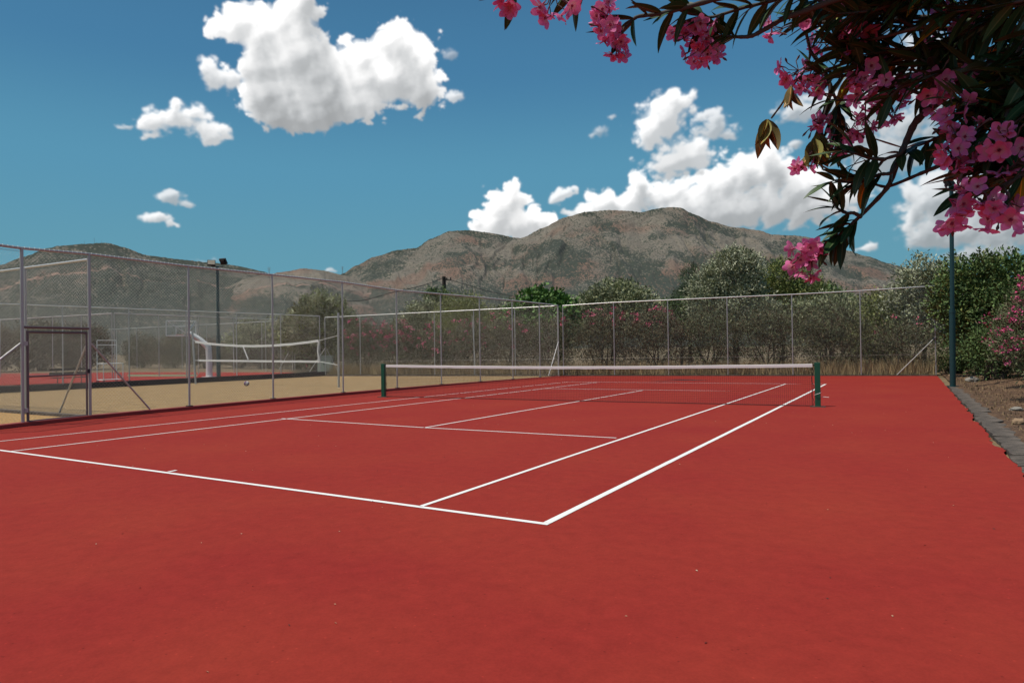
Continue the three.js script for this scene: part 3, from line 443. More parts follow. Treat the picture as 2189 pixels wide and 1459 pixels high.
// ------------------------------------------------------------------ beach volleyball net and ball
{
  const n = thing('volleyball_net', 'sagging white-banded beach volleyball net on the sand court', 'net');
  const A = V(-21.97, 0, -3.99), B = V(-12.42, 0, -3.99), z = -3.99;
  { const mb = new MB(); mb.tube([V(B.x, -0.03, B.z), V(B.x + 0.02, 3.12, B.z)], 0.045, 10); mb.build('post', M.steel, n); }
  { const mb = new MB(); mb.tube([V(A.x + 0.1, -0.03, A.z), V(A.x - 0.12, 2.6, A.z)], 0.045, 10); mb.build('post', M.steel, n); }
  const strip = (name, x0, x1, y0, ym, y1, h, mat) => { const mb = new MB(); let pv; const K = 40; for (let k = 0; k <= K; k++) { const t = k / K, x = lerp(x0, x1, t), y = (1 - t) * (1 - t) * y0 + 2 * t * (1 - t) * (2 * ym - (y0 + y1) / 2) + t * t * y1 + fbm(x * 2, y0, 2) * 0.012, o = 0.018; const q = [V(x, y + h / 2, z + o), V(x, y - h / 2, z + o), V(x, y - h / 2, z - o), V(x, y + h / 2, z - o)]; if (pv) for (let j = 0; j < 4; j++) mb.quad(pv[j], q[j], q[(j + 1) % 4], pv[(j + 1) % 4]); else mb.quad(q[3], q[2], q[1], q[0]); pv = q; } mb.quad(...pv); return mb.build(name, mat, n); };
  strip('top_band', -21.85, -13.58, 2.05, 1.79, 1.96, 0.10, M.whiteCloth); strip('bottom_band', -21.6, -13.51, 1.14, 1.10, 1.07, 0.085, M.whiteCloth);
  { const mb = new MB(); mb.tube([V(-13.55, 1.94, z), V(-13.60, 1.5, z + 0.01), V(-13.52, 1.08, z)], 0.035, 6); mb.build('side_band', M.whiteCloth, n); }
  for (const [a, b] of [[[-13.58, 1.96], [-12.42, 2.16]], [[-13.51, 1.07], [-12.42, 0.92]], [[-21.85, 2.05], [-22.03, 2.15]], [[-21.6, 1.14], [-21.95, 1.14]]]) { const mb = new MB(); mb.tube([V(a[0], a[1], z), V(b[0], b[1], z)], 0.012, 5); mb.build('rope', M.whiteCloth, n); }
  const c = new MB(); for (let x = -21.6; x < -13.55; x += 0.1) c.tube([V(x, 1.1, z), V(x, 1.83, z)], 0.0013, 3, false); for (let y = 1.18; y < 1.8; y += 0.1) c.tube([V(-21.6, y, z), V(-13.55, y, z)], 0.0013, 3, false); c.build('netting', M.cord, n).userData.kind = 'stuff';
  { const mb = new MB(); mb.tube([V(-18.35, 1.78, z + 0.03), V(-18.0, 1.18, z + 0.04)], 0.03, 6); mb.build('hanging_strap', M.whiteCloth, n); }
}
{ const b = thing('volleyball', 'small purple and white ball lying on the sand', 'ball', [-17.64, 0, -3.56]); const g = new THREE.SphereGeometry(0.115, 28, 20), P = g.attributes.position, c = [], S = (new THREE.SphereGeometry(0.115, 28, 20)).index;
  for (let i = 0; i < P.count; i++) { const x = P.getX(i), y = P.getY(i), z = P.getZ(i), a = Math.atan2(z, x + y * 0.5), w = Math.sin(a * 3 + y * 22) > 0; c.push(...(w ? [0.5, 0.48, 0.5] : [0.10, 0.03, 0.13])); const k = 1 - 0.03 * Math.pow(Math.abs(Math.cos(a * 1.5 + y * 11)), 12); P.setXYZ(i, x * k, y * k, z * k); }
  g.setAttribute('color', new THREE.Float32BufferAttribute(c, 3)); g.translate(0, 0.10, 0); part('shell', g, new THREE.MeshStandardMaterial({ vertexColors: true, roughness: 0.6 }), b); const v = new MB(); v.tube([V(0.113, 0.1, 0), V(0.118, 0.1, 0)], 0.006, 8); v.build('valve', M.black, b); }

// ------------------------------------------------------------------ ball court: hoop stand, bench, wheeled rack, cabinet
{
  const h = thing('basketball_hoop', 'white basketball stand with bent arm beyond the volleyball net', 'hoop', [-28.74, 0, -9.76]);
  { const mb = new MB(); mb.tube([V(0, -0.03, 0), V(0, 1.2, 0), V(-0.02, 1.85, 0.02), V(-0.12, 2.02, 0.06)], [0.24, 0.22, 0.21, 0.19], 4); mb.build('pole', M.whiteSteel, h); }
  { const mb = new MB(); mb.tube([V(-0.02, 1.8, 0.01), V(-0.45, 2.35, 0.35), V(-0.95, 2.78, 0.78)], [0.20, 0.16, 0.12], 4); mb.build('arm', M.whiteSteel, h); }
  const bx = -1.15, zc = 1.05; // backboard frame, turned towards the ball court
  const P = (s, y) => V(bx - s * 0.30, y, zc + s * 0.95), bar = (a, b, r, n) => { const mb = new MB(); mb.tube([a, b], r, 6); return mb.build(n, M.whiteSteel, h); };
  bar(P(-0.85, 2.55), P(0.85, 2.55), 0.045, 'board_frame'); bar(P(-0.85, 3.45), P(0.85, 3.45), 0.03, 'board_frame'); bar(P(-0.85, 2.55), P(-0.85, 3.45), 0.03, 'board_frame'); bar(P(0.85, 2.55), P(0.85, 3.45), 0.03, 'board_frame');
  bar(P(-0.3, 2.65), P(-0.3, 3.1), 0.02, 'target_frame'); bar(P(0.3, 2.65), P(0.3, 3.1), 0.02, 'target_frame'); bar(P(-0.3, 3.1), P(0.3, 3.1), 0.02, 'target_frame'); bar(P(0.75, 3.4), P(-0.4, 2.6), 0.02, 'brace'); bar(V(-0.95, 2.75, 0.75), P(-0.8, 3.42), 0.03, 'brace');
  { const mb = new MB(); const a = P(-0.84, 2.57), b = P(0.84, 2.57), c = P(0.84, 3.43), d = P(-0.84, 3.43); mb.quad(a, b, c, d); mb.build('backboard', new THREE.MeshPhysicalMaterial({ color: 0xffffff, transmission: 1, thickness: 0, roughness: 0.05, side: THREE.DoubleSide }), h); }
  { const g = new THREE.TorusGeometry(0.225, 0.012, 6, 24); g.rotateX(Math.PI / 2); g.translate(bx - 0.3, 2.62, zc - 0.1); part('ring', g, std(0.5, 0.12, 0.04, 0.5), h); }
  { const mb = new MB(); mb.box(0, 0.02, 0, 0.6, 0.06, 0.6); mb.build('base_plate', M.whiteSteel, h); }
}
{ const b = thing('bench', 'dark metal bench seen through the gate on the left', 'bench', [-25.25, 0, 0]); for (const z of [-0.55, 0.5]) for (const x of [-0.2, 0.2]) { const mb = new MB(); mb.tube([V(x * 1.3, -0.03, z), V(x, 0.45, z)], 0.022, 6); mb.build('leg', M.black, b); } for (const x of [-0.18, 0, 0.18]) { const mb = new MB(); mb.box(x, 0.46, 0, 0.13, 0.03, 1.6); mb.build('slat', M.wood, b); } for (const z of [-0.55, 0.5]) { const mb = new MB(); mb.tube([V(-0.24, 0.45, z), V(-0.36, 0.9, z)], 0.02, 6); mb.build('back_post', M.black, b); } for (const y of [0.66, 0.84]) { const mb = new MB(); mb.box(-0.32 - (y - 0.66) * 0.25, y, 0, 0.03, 0.1, 1.6); mb.build('back_slat', M.wood, b); } }
{ const t = thing('ball_rack', 'tall pale wheeled metal rack left of the basketball stand', 'rack', [-29.3, 0, -3.9]); const bar = (a, b, n = 'frame_tube') => { const mb = new MB(); mb.tube([V(...a), V(...b)], 0.022, 6); mb.build(n, M.whiteSteel, t); };
  for (const z of [-0.52, 0.52]) { bar([0, 0.12, z], [0, 2.25, z]); bar([0.6, 0.12, z], [0.6, 1.0, z]); bar([0, 1.0, z], [0.6, 1.0, z]); bar([0, 0.14, z], [0.6, 0.14, z]); } for (const y of [0.14, 1.0, 2.0, 2.25]) bar([0, y, -0.52], [0, y, 0.52], 'shelf_tube'); for (const y of [0.14, 1.0]) bar([0.6, y, -0.52], [0.6, y, 0.52], 'shelf_tube');
  for (const x of [0, 0.6]) for (const z of [-0.5, 0.5]) { const g = new THREE.TorusGeometry(0.05, 0.02, 6, 14); g.rotateY(Math.PI / 2); g.translate(x, 0.06, z); part('wheel', g, M.black, t); } }
{ const c = thing('electrical_cabinet', 'grey-green electrical cabinet behind the right end of the volleyball net', 'cabinet', [-26.1, 0, -16.8]); { const mb = new MB(); mb.box(0, 0.6, 0, 0.95, 1.1, 0.5, 0.5, 0, 0.012); mb.build('case', M.greyGreen, c); } { const mb = new MB(); mb.box(0, 0.03, 0, 1.05, 0.12, 0.6, 0.5); mb.build('plinth', M.kerb, c); } { const mb = new MB(); mb.box(0, 1.17, 0, 1.05, 0.05, 0.6, 0.5, 0, 0.01); mb.build('lid', M.greyGreen, c); } for (const s of [-0.23, 0.23]) { const mb = new MB(); mb.box(Math.sin(0.5) * 0.255 + s * Math.cos(0.5), 0.6, Math.cos(0.5) * 0.255 - s * Math.sin(0.5), 0.42, 0.96, 0.02, 0.5, 0, 0.004); const d = mb.build('door', std(0.34, 0.38, 0.31, 0.65), c); const hb = new MB(); hb.box(Math.sin(0.5) * 0.275 + s * 0.2, 0.62, Math.cos(0.5) * 0.275 - s * 0.1, 0.03, 0.1, 0.03, 0.5); hb.build('handle', M.black, d); } }

// ------------------------------------------------------------------ lamp posts
function lampPost(label, base, top, mat, spread, rb = 0.085, turnA = 0.6) {
  const l = thing('floodlight_post', label, 'lamp post', base), b = V(0, -0.05, 0), t = V(top[0] - base[0], top[1] - base[1], top[2] - base[2]), mb = new MB(), at = k => b.clone().lerp(t, k);
  mb.tube([at(0), at(0.38), at(0.385), at(1)], [rb, rb * 0.95, rb * 0.72, rb * 0.68], 14); mb.build('pole', mat, l);
  { const m = new MB(); m.tube([at(0.375), at(0.39)], rb * 1.02, 14); m.build('collar', mat, l); }
  { const m = new MB(); m.tube([V(0, -0.05, 0), V(0, 0.03, 0)], [rb * 2.1, rb * 1.9], 16); m.build('base_plate', mat, l); }
  { const m = new MB(); m.tube([V(t.x - spread[0], t.y, t.z - spread[1]), V(t.x + spread[0], t.y, t.z + spread[1])], 0.03, 8); m.build('cross_arm', mat, l); }
  for (const s of [-1, 1]) {
    const g = new THREE.Group(); g.name = 'floodlight'; g.position.set(t.x + spread[0] * s, t.y + 0.2 + (s > 0 ? 0.12 * turnA : 0), t.z + spread[1] * s); g.rotation.set(0, s > 0 ? turnA + 2.4 : turnA, 0); l.add(g);
    const m = new MB(); const sh = new THREE.Matrix4().makeRotationX(-0.55); m.geo(new THREE.BoxGeometry(0.44, 0.36, 0.10), sh); m.geo(new THREE.BoxGeometry(0.30, 0.22, 0.08), sh.clone().multiply(new THREE.Matrix4().setPosition(0, 0, -0.085))); m.build('housing', M.black, g);
    const q = new MB(); q.geo(new THREE.BoxGeometry(0.37, 0.29, 0.012), sh.clone().multiply(new THREE.Matrix4().setPosition(0, 0, 0.056))); q.build('lens', M.glass, g);
    const y = new MB(); y.tube([V(0, -0.2, 0), V(0, 0, 0)], 0.022, 6); y.build('yoke', M.black, g);
  }
  return l;
}
lampPost('green floodlight post standing behind the volleyball court', [-26.77, 0, -8.95], [-26.72, 6.55, -8.9], M.tealSteel, [0.22, -0.24], 0.12, 0.9);
lampPost('tall teal floodlight post at the right edge of the red court', [9.60, 0, -10.73], [9.66, 6.85, -10.5], M.tealSteel, [0.05, 0.12], 0.095, 1.75);

// ------------------------------------------------------------------ utility pole, wires, masts and pylons
{ const u = thing('utility_pole', 'dark wooden utility pole rising above the trees', 'utility pole', [-32.3, 0, -39.4]); const mb = new MB(); mb.tube([V(0, -0.1, 0), V(0, 8.85, 0)], [0.24, 0.19], 9); mb.build('pole', M.wood, u); const c = new MB(); c.tube([V(-0.1, 8.5, 0), V(0.75, 8.5, -0.2)], 0.05, 6); c.build('cross_arm', M.wood, u); for (const x of [0.3, 0.7]) { const i = new MB(); i.tube([V(x, 8.5, -0.27 * x), V(x, 8.72, -0.27 * x)], [0.05, 0.07], 7); i.build('insulator', M.black, u); } }
function cable(label, pts, r) { const c = new THREE.CatmullRomCurve3(pts.map(p => V(...p))); const mb = new MB(); mb.tube(c.getPoints(30), r, 5, false); const m = mb.build('overhead_wire', M.black, scene); m.userData = { label, category: 'wire' }; }
cable('overhead wire sagging left from the utility pole', [[-32.3, 8.7, -39.3], [-31.52, 7.62, -35.02], [-31.37, 6.59, -30.12], [-30.77, 5.6, -25.42], [-30.2, 5.4, -20]], 0.035);
cable('overhead wire sagging right from the utility pole', [[-32.2, 8.65, -39.5], [-32.77, 8.43, -43.9], [-33.17, 8.1, -48.47], [-32.29, 7.6, -56.04], [-31, 7.4, -64]], 0.035);
function mast(label, category, name, p, h, w) { const g = thing(name, label, category, p); for (let k = 0; k < 3; k++) { const a = k * 2.09, mb = new MB(); mb.tube([V(Math.cos(a) * w, -6, Math.sin(a) * w), V(0, h, 0)], [w * 0.14, w * 0.06], 4); mb.build('leg', M.rockGrey, g); } for (let k = 1; k < 6; k++) { const mb = new MB(), s = w * (1 - k / 6); for (let q = 0; q < 3; q++) { const a = q * 2.09, b = a + 2.09; mb.tube([V(Math.cos(a) * s, h * k / 6, Math.sin(a) * s), V(Math.cos(b) * s, h * k / 6, Math.sin(b) * s)], w * 0.06, 4); } mb.build('brace_ring', M.rockGrey, g); } return g; }
mast('left of the three thin masts on the far left hilltop', 'mast', 'radio_mast', [-2176.9, 335, -1149.1], 14, 1.2);
mast('tallest middle one of three masts on the far left hilltop', 'mast', 'radio_mast', [-2164.3, 338, -1171.6], 22, 1.8);
mast('right of the three thin masts on the far left hilltop', 'mast', 'radio_mast', [-2154.6, 339, -1188.9], 16, 1.2);
for (const [l, p, h] of [['power pylon on the skyline right of the left floodlight', [-1352, 187, -1146.1], 22], ['power pylon on the skyline where the mountain begins', [-1368.5, 214, -1417], 24]]) { const g = mast(l, 'pylon', 'power_pylon', p, h, 2.6); for (const y of [0.62, 0.78, 0.92]) { const mb = new MB(); mb.tube([V(-3.5, h * y, 2), V(3.5, h * y, -2)], 0.28, 4); mb.build('cross_arm', M.rockGrey, g); } }

// ------------------------------------------------------------------ foliage
const leafMat = new THREE.MeshPhysicalMaterial({ vertexColors: true, roughness: 0.65, side: THREE.DoubleSide, specularIntensity: 0.4 });
const petalFar = new THREE.MeshStandardMaterial({ vertexColors: true, roughness: 0.8, side: THREE.DoubleSide });
const barkMat = M.bark;
// lobes: [x, y, z, rx, ry, rz]; leaves gather in clumps near the lobes' surfaces
function crownGeometry(lobes, o) {
  const { n, size, seed, cols, clump = 0.32, per = 14, narrow = 0.42, up = 0.25, shell = 0.5 } = o, r = rng(seed), P = new Float32Array(n * 18), Nn = new Float32Array(n * 18), C = new Float32Array(n * 18);
  const vol = lobes.map(l => Math.pow(l[3] * l[4] * l[5], 0.75)), tot = vol.reduce((a, b) => a + b); let k = 0; const g = () => (r() + r() + r() - 1.5) * 1.15, a = V(0, 0, 0), b = V(0, 0, 0), c = V(0, 0, 0);
  while (k < n) {
    let q = r() * tot, L = 0; while (q > vol[L] && L < lobes.length - 1) q -= vol[L++]; const l = lobes[L];
    let x = g(), y = g(), z = g(); const m = Math.hypot(x, y, z) || 1, rr = shell + (1 - shell) * Math.pow(r(), 0.7), ox = x / m, oy = y / m, oz = z / m, wob = 1 + fbm(ox * 2.3 + seed + L * 3, oy * 2.3 + oz * 1.7, 3) * 0.42;
    const cx = l[0] + ox * l[3] * rr * wob, cy = l[1] + oy * l[4] * rr * wob, cz = l[2] + oz * l[5] * rr * wob, tone = r(), tc = cols[Math.floor(r() * cols.length)];
    for (let i = 0; i < per && k < n; i++, k++) {
      const px = cx + g() * clump, py = cy + g() * clump * 0.8, pz = cz + g() * clump; if (py < 0.02) { k--; i += 0.5; continue; }
      a.set(ox * 0.6 + g(), oy * 0.6 + g() + up, oz * 0.6 + g()).normalize(); b.set(g(), g() + 0.8, g()).normalize(); c.crossVectors(a, b).normalize(); const nrm = b.crossVectors(c, a).normalize();
      const s = size * (0.65 + r() * 0.7), w = s * narrow * 0.5, v = (0.5 + 0.75 * tone) * (0.8 + r() * 0.4), o6 = k * 18;
      const B = [px, py, pz], T = [px + a.x * s, py + a.y * s, pz + a.z * s], mx = px + a.x * s * 0.5 - nrm.x * s * 0.07, my = py + a.y * s * 0.5 - nrm.y * s * 0.07, mz = pz + a.z * s * 0.5 - nrm.z * s * 0.07, Lf = [mx + c.x * w, my + c.y * w, mz + c.z * w], Rt = [mx - c.x * w, my - c.y * w, mz - c.z * w];
      const pts = [B, Lf, T, B, T, Rt]; for (let j = 0; j < 6; j++) { const e = j < 3 ? 0.3 : -0.3, o = o6 + j * 3; P[o] = pts[j][0]; P[o + 1] = pts[j][1]; P[o + 2] = pts[j][2]; Nn[o] = nrm.x + c.x * e; Nn[o + 1] = nrm.y + c.y * e; Nn[o + 2] = nrm.z + c.z * e; C[o] = tc[0] * v; C[o + 1] = tc[1] * v; C[o + 2] = tc[2] * v; }
    }
  }
  const ge = new THREE.BufferGeometry(); ge.setAttribute('position', new THREE.BufferAttribute(P, 3)); ge.setAttribute('normal', new THREE.BufferAttribute(Nn, 3)); ge.setAttribute('color', new THREE.BufferAttribute(C, 3)); return ge;
}
function stems(parent, lobes, seed, r0, count = 6, name = 'trunk') {
  const r = rng(seed), mb = new MB();
  if (name === 'trunk') { const l = lobes[0]; mb.tube([V(0, -0.1, 0), V(0.06, l[1] * 0.3, 0.04), V(l[0] * 0.4, l[1] * 0.6, l[2] * 0.4)], [r0, r0 * 0.8, r0 * 0.6], 8); for (const q of lobes) mb.tube([V(l[0] * 0.3, l[1] * 0.45, l[2] * 0.3), V(lerp(l[0] * 0.4, q[0], 0.5), lerp(l[1] * 0.6, q[1], 0.5), lerp(l[2] * 0.4, q[2], 0.5)), V(q[0], q[1] + q[4] * 0.3, q[2])], [r0 * 0.55, r0 * 0.35, r0 * 0.12], 6); return mb.build('trunk', barkMat, parent); }
  for (let k = 0; k < count; k++) { const q = lobes[k % lobes.length], bx = (r() - 0.5) * 0.7, bz = (r() - 0.5) * 0.5; mb.tube([V(bx, -0.05, bz), V(lerp(bx, q[0], 0.5) + (r() - 0.5) * 0.3, q[1] * 0.5, lerp(bz, q[2], 0.5)), V(q[0] + (r() - 0.5) * q[3], q[1] + q[4] * 0.4, q[2] + (r() - 0.5) * q[5])], [r0, r0 * 0.7, r0 * 0.3], 6); }
  return mb.build('stems', barkMat, parent);
}
const PAL = {
  olive: [[0.291, 0.303, 0.164], [0.348, 0.360, 0.220], [0.209, 0.232, 0.117]], silver: [[0.465, 0.465, 0.326], [0.384, 0.396, 0.267], [0.279, 0.303, 0.186]],
  green: [[0.098, 0.165, 0.054], [0.145, 0.214, 0.068], [0.116, 0.174, 0.057]], lime: [[0.232, 0.253, 0.074], [0.184, 0.214, 0.062], [0.271, 0.281, 0.098]],
  pine: [[0.057, 0.092, 0.043], [0.081, 0.116, 0.050]], fig: [[0.116, 0.222, 0.057], [0.165, 0.290, 0.077]],
  oleander: [[0.109, 0.132, 0.062], [0.139, 0.155, 0.078], [0.163, 0.155, 0.085], [0.093, 0.109, 0.050]], dusty: [[0.178, 0.171, 0.101], [0.209, 0.186, 0.112], [0.124, 0.132, 0.070]], brown: [[0.194, 0.139, 0.085], [0.139, 0.109, 0.065], [0.116, 0.116, 0.059]],
  pink: [[0.62, 0.11, 0.20], [0.70, 0.17, 0.27], [0.55, 0.07, 0.16]], magenta: [[0.65, 0.08, 0.22], [0.72, 0.12, 0.28]],
};
function plant(name, label, category, pos, lobes, o) {
  const t = thing(name, label, category, pos, o.group); stems(t, lobes, o.seed + 5, o.trunk || 0.12, o.count || 7, o.shrub ? 'stems' : 'trunk');
  part(o.shrub ? 'foliage' : 'crown', crownGeometry(lobes, { ...o, cols: PAL[o.pal] }), leafMat, t);
  if (o.pal2) part('inner_foliage', crownGeometry(o.lobes2 || lobes, { ...o, n: o.n2, seed: o.seed + 71, cols: PAL[o.pal2] }), leafMat, t);
  if (o.flowers) part('blossom', crownGeometry(o.flobes || lobes, { n: o.flowers, size: o.fsize || 0.085, seed: o.seed + 33, cols: PAL[o.fpal || 'pink'], clump: 0.10, per: 10, narrow: 0.9, shell: 0.86 }), petalFar, t);
  return t;
}
// trees standing behind the far fence
const T = (label, x, z, lobes, o) => plant(o.n0 || 'tree', label, 'tree', [x, -0.05, z], lobes.map(l => [l[0] * 1.08, l[1], l[2], l[3] * 1.18, l[4] * 1.06, l[5] * 1.15]), { ...o, n: Math.round(o.n * 1.35), size: o.size * 1.4 });
T('round olive-green tree behind the right end of the volleyball net', -29.6, -19.6, [[0, 3.4, 0, 2.0, 2.0, 2.0], [1.6, 3.3, 0.3, 1.5, 1.6, 1.5], [-1.9, 2.8, 0, 1.5, 1.4, 1.4], [0.7, 4.5, 0.4, 1.5, 1.2, 1.3], [2.5, 2.3, 0, 1.0, 1.6, 1.2]], { n: 15000, size: 0.17, seed: 101, pal: 'olive', pal2: 'lime', n2: 5000, trunk: 0.22 });
T('low rounded tree top above the farthest fence at left', -43, -25.5, [[0, 2.9, 0, 2.1, 1.6, 1.8], [-1.8, 2.4, 0, 1.6, 1.4, 1.4]], { n: 6000, size: 0.2, seed: 102, pal: 'olive' });
T('bushy olive tree in front of the utility pole', -25.7, -27.2, [[0, 3.0, 0, 1.8, 1.7, 1.5], [-1.0, 3.4, 0, 1.3, 1.3, 1.2], [1.3, 3.1, 0, 1.5, 1.4, 1.2], [0.3, 4.5, 0, 1.2, 0.9, 1.0]], { n: 10000, size: 0.17, seed: 103, pal: 'olive', trunk: 0.18 });
T('small dark tree crown just left of the utility pole', -29.4, -34.2, [[0, 6.3, 0, 1.1, 1.0, 0.9], [0.4, 5.2, 0, 1.2, 1.0, 1.0], [-0.5, 4, 0, 1.3, 1.4, 1.2]], { n: 6000, size: 0.16, seed: 104, pal: 'green', trunk: 0.18 });
T('feathery yellow-green tree right of the utility pole', -20.6, -26.0, [[0, 3.4, 0, 1.7, 1.8, 1.4], [-1.1, 4.1, 0.2, 1.2, 1.4, 1.1], [1.2, 3.4, 0, 1.4, 1.2, 1.2], [0.1, 4.7, 0, 0.9, 1.0, 0.9]], { n: 11000, size: 0.15, seed: 105, pal: 'lime', narrow: 0.2, clump: 0.45, trunk: 0.14 });
T('bright green fig tree above the corner where the fences meet', -13.0, -23.5, [[0.5, 4.3, 0, 0.8, 1.1, 0.8], [-0.6, 4.4, 0, 0.7, 1.1, 0.7], [1.5, 3.9, 0, 0.8, 1.0, 0.8], [-1.7, 3.7, 0, 0.8, 0.9, 0.8], [0, 3, 0, 1.9, 1.4, 1.1]], { n: 6500, size: 0.21, seed: 106, pal: 'fig', narrow: 0.62, up: -0.25 });
T('dull green tree left of the fig tree behind the fence', -17.2, -27.2, [[0, 3.4, 0, 1.7, 1.5, 1.3], [1.2, 3.7, 0, 1.2, 1.1, 1.0], [-1.3, 3.2, 0, 1.1, 1.2, 1.0]], { n: 7500, size: 0.17, seed: 107, pal: 'olive' });
T('broad olive tree with rounded clumps left of the pine', -10.9, -31.1, [[0, 4.2, 0, 1.9, 2.0, 1.7], [-1.7, 4.0, 0, 1.5, 1.5, 1.4], [1.8, 4.2, 0.2, 1.4, 1.7, 1.3], [0.5, 5.4, 0, 1.4, 1.2, 1.2], [2.9, 3.2, 0, 1.0, 1.3, 1.0], [-3.0, 3.1, 0, 1.2, 1.4, 1.1]], { n: 16000, size: 0.17, seed: 108, pal: 'olive', trunk: 0.24 });
T('low green tree between the broad olive and the pine', -7.2, -36.2, [[0, 3.8, 0, 2.0, 1.5, 1.5], [-1.8, 3.6, 0, 1.4, 1.3, 1.2], [1.9, 4.0, 0, 1.3, 1.2, 1.2]], { n: 7500, size: 0.17, seed: 109, pal: 'green' });
T('dark narrow pine beside the big silver-leaved tree', -8.3, -42.7, [[0.2, 7.4, 0, 0.85, 1.3, 0.8], [-0.3, 5.6, 0, 1.1, 1.2, 1.0], [0, 4.2, 0, 1.4, 1.2, 1.2], [0.5, 6.4, 0, 0.9, 0.9, 0.8]], { n: 9000, size: 0.16, seed: 110, pal: 'pine', narrow: 0.18, clump: 0.28, n0: 'pine_tree', trunk: 0.2 });
T('big silver-leaved tree, tallest behind the far fence', -2.5, -33.6, [[0, 6.6, 0, 1.8, 1.9, 1.6], [-1.5, 5.2, 0.4, 1.5, 1.7, 1.4], [-0.6, 4.0, 0.6, 2.0, 1.8, 1.6], [0.7, 4.6, 0.3, 1.5, 1.7, 1.4], [0.3, 7.4, 0, 1.1, 1.0, 1.0], [1.6, 3.4, 0.4, 1.4, 1.4, 1.2]], { n: 21000, size: 0.15, seed: 111, pal: 'silver', pal2: 'olive', n2: 7000, trunk: 0.25 });
T('yellow-green tree leaning against the right of the big silver tree', 0.2, -37.1, [[0, 6.2, 0, 1.5, 1.6, 1.4], [1.3, 5.3, 0, 1.4, 1.6, 1.3], [-0.8, 5.0, 0, 1.5, 1.7, 1.3], [0.6, 4.0, 0, 2.0, 1.6, 1.5], [2.3, 4.3, 0, 1.0, 1.4, 1.0]], { n: 15000, size: 0.15, seed: 112, pal: 'lime', pal2: 'green', n2: 6000, narrow: 0.3 });
T('small green tree top right of the yellow-green tree', 2.6, -42.4, [[0, 5.0, 0, 1.5, 1.2, 1.2], [0.9, 4.2, 0, 1.3, 1.3, 1.2]], { n: 4500, size: 0.17, seed: 113, pal: 'green' });
T('silver-grey tree just left of the right floodlight post', 9.0, -25.2, [[0, 4.8, 0, 1.0, 1.3, 1.0], [-0.7, 3.6, 0, 1.0, 1.3, 0.9], [0.9, 4.4, 0, 0.9, 1.2, 0.9], [0.3, 3.0, 0, 1.5, 1.3, 1.1]], { n: 10000, size: 0.13, seed: 114, pal: 'silver', pal2: 'olive', n2: 3000 });
T('leafy green tree right of the right floodlight post', 10.9, -18.8, [[0, 4.0, 0, 1.1, 1.4, 1.1], [1.1, 4.2, -0.3, 1.0, 1.1, 0.9], [-0.6, 3.2, 0.2, 1.0, 1.4, 0.9], [0.4, 2.3, 0.3, 1.4, 1.6, 1.2], [1.9, 4.7, -0.5, 0.55, 0.45, 0.5], [1.5, 2.6, -0.2, 1.1, 1.5, 1.0]], { n: 17000, size: 0.12, seed: 115, pal: 'green', pal2: 'lime', n2: 3000, narrow: 0.5 });
T('dark green tree behind the pink oleander at far right', 14.2, -17.5, [[0, 3.0, 0, 1.8, 1.8, 1.6], [-1.4, 2.4, 0, 1.3, 1.6, 1.2], [1.0, 3.6, 0, 1.5, 1.4, 1.3]], { n: 12000, size: 0.13, seed: 116, pal: 'green', pal2: 'pine', n2: 3000 });
T('yellowish conical shrub-like tree behind the last fence bay', 6.9, -25.5, [[0, 3.1, 0, 0.8, 1.3, 0.8], [0, 2.0, 0, 1.3, 1.3, 1.1]], { n: 5500, size: 0.12, seed: 117, pal: 'lime' });
T('grey-green tree filling the gap behind the fifth fence bay', 4.3, -27.5, [[0, 3.2, 0, 1.5, 1.3, 1.2], [-1.1, 2.8, 0, 1.2, 1.4, 1.1], [1.3, 2.6, 0, 1.3, 1.5, 1.1]], { n: 8500, size: 0.14, seed: 118, pal: 'olive' });
// hedge of tall shrubs, one behind each bay of the far fences
const word = ['first', 'second', 'third', 'fourth', 'fifth', 'sixth'];
for (let i = 0; i < 6; i++) {
  const a = BP[i], b = BP[i + 1], x = (a[0] + b[0]) / 2 + 0.15, z = (a[2] + b[2]) / 2 - 1.9, h = [3.7, 3.65, 3.6, 3.7, 3.6, 2.7][i], kk = h / 3.7, last = i === 5;
  const lobes = [[0, 2.6 * kk, 0, 1.25, 1.15 * kk, 0.9], [-0.9, 1.9 * kk, 0.1, 0.9, 1.4 * kk, 0.8], [0.95, 2.0 * kk, 0, 0.9, 1.4 * kk, 0.8], [0.1, 1.2 * kk, 0.2, 1.3, 1.0, 0.9]];
  plant('hedge_shrub', `${last ? 'shorter thin' : 'tall dusty'} shrub behind the ${word[i]} bay of the far red-court fence from the corner`, 'shrub', [x, -0.05, z], lobes, { n: last ? 5000 : 9500, size: 0.12, seed: 200 + i, pal: i < 2 ? 'dusty' : 'oleander', pal2: i % 2 ? 'brown' : 'brown', n2: 2600, shrub: true, narrow: 0.3, clump: 0.28, trunk: 0.05, count: 9, group: 'shrubs behind the far fence', flowers: [260, 240, 0, 0, 0, 40][i], flobes: [[0, 3.2 * kk, 0.2, 1.3, 0.5, 0.8]] });
}
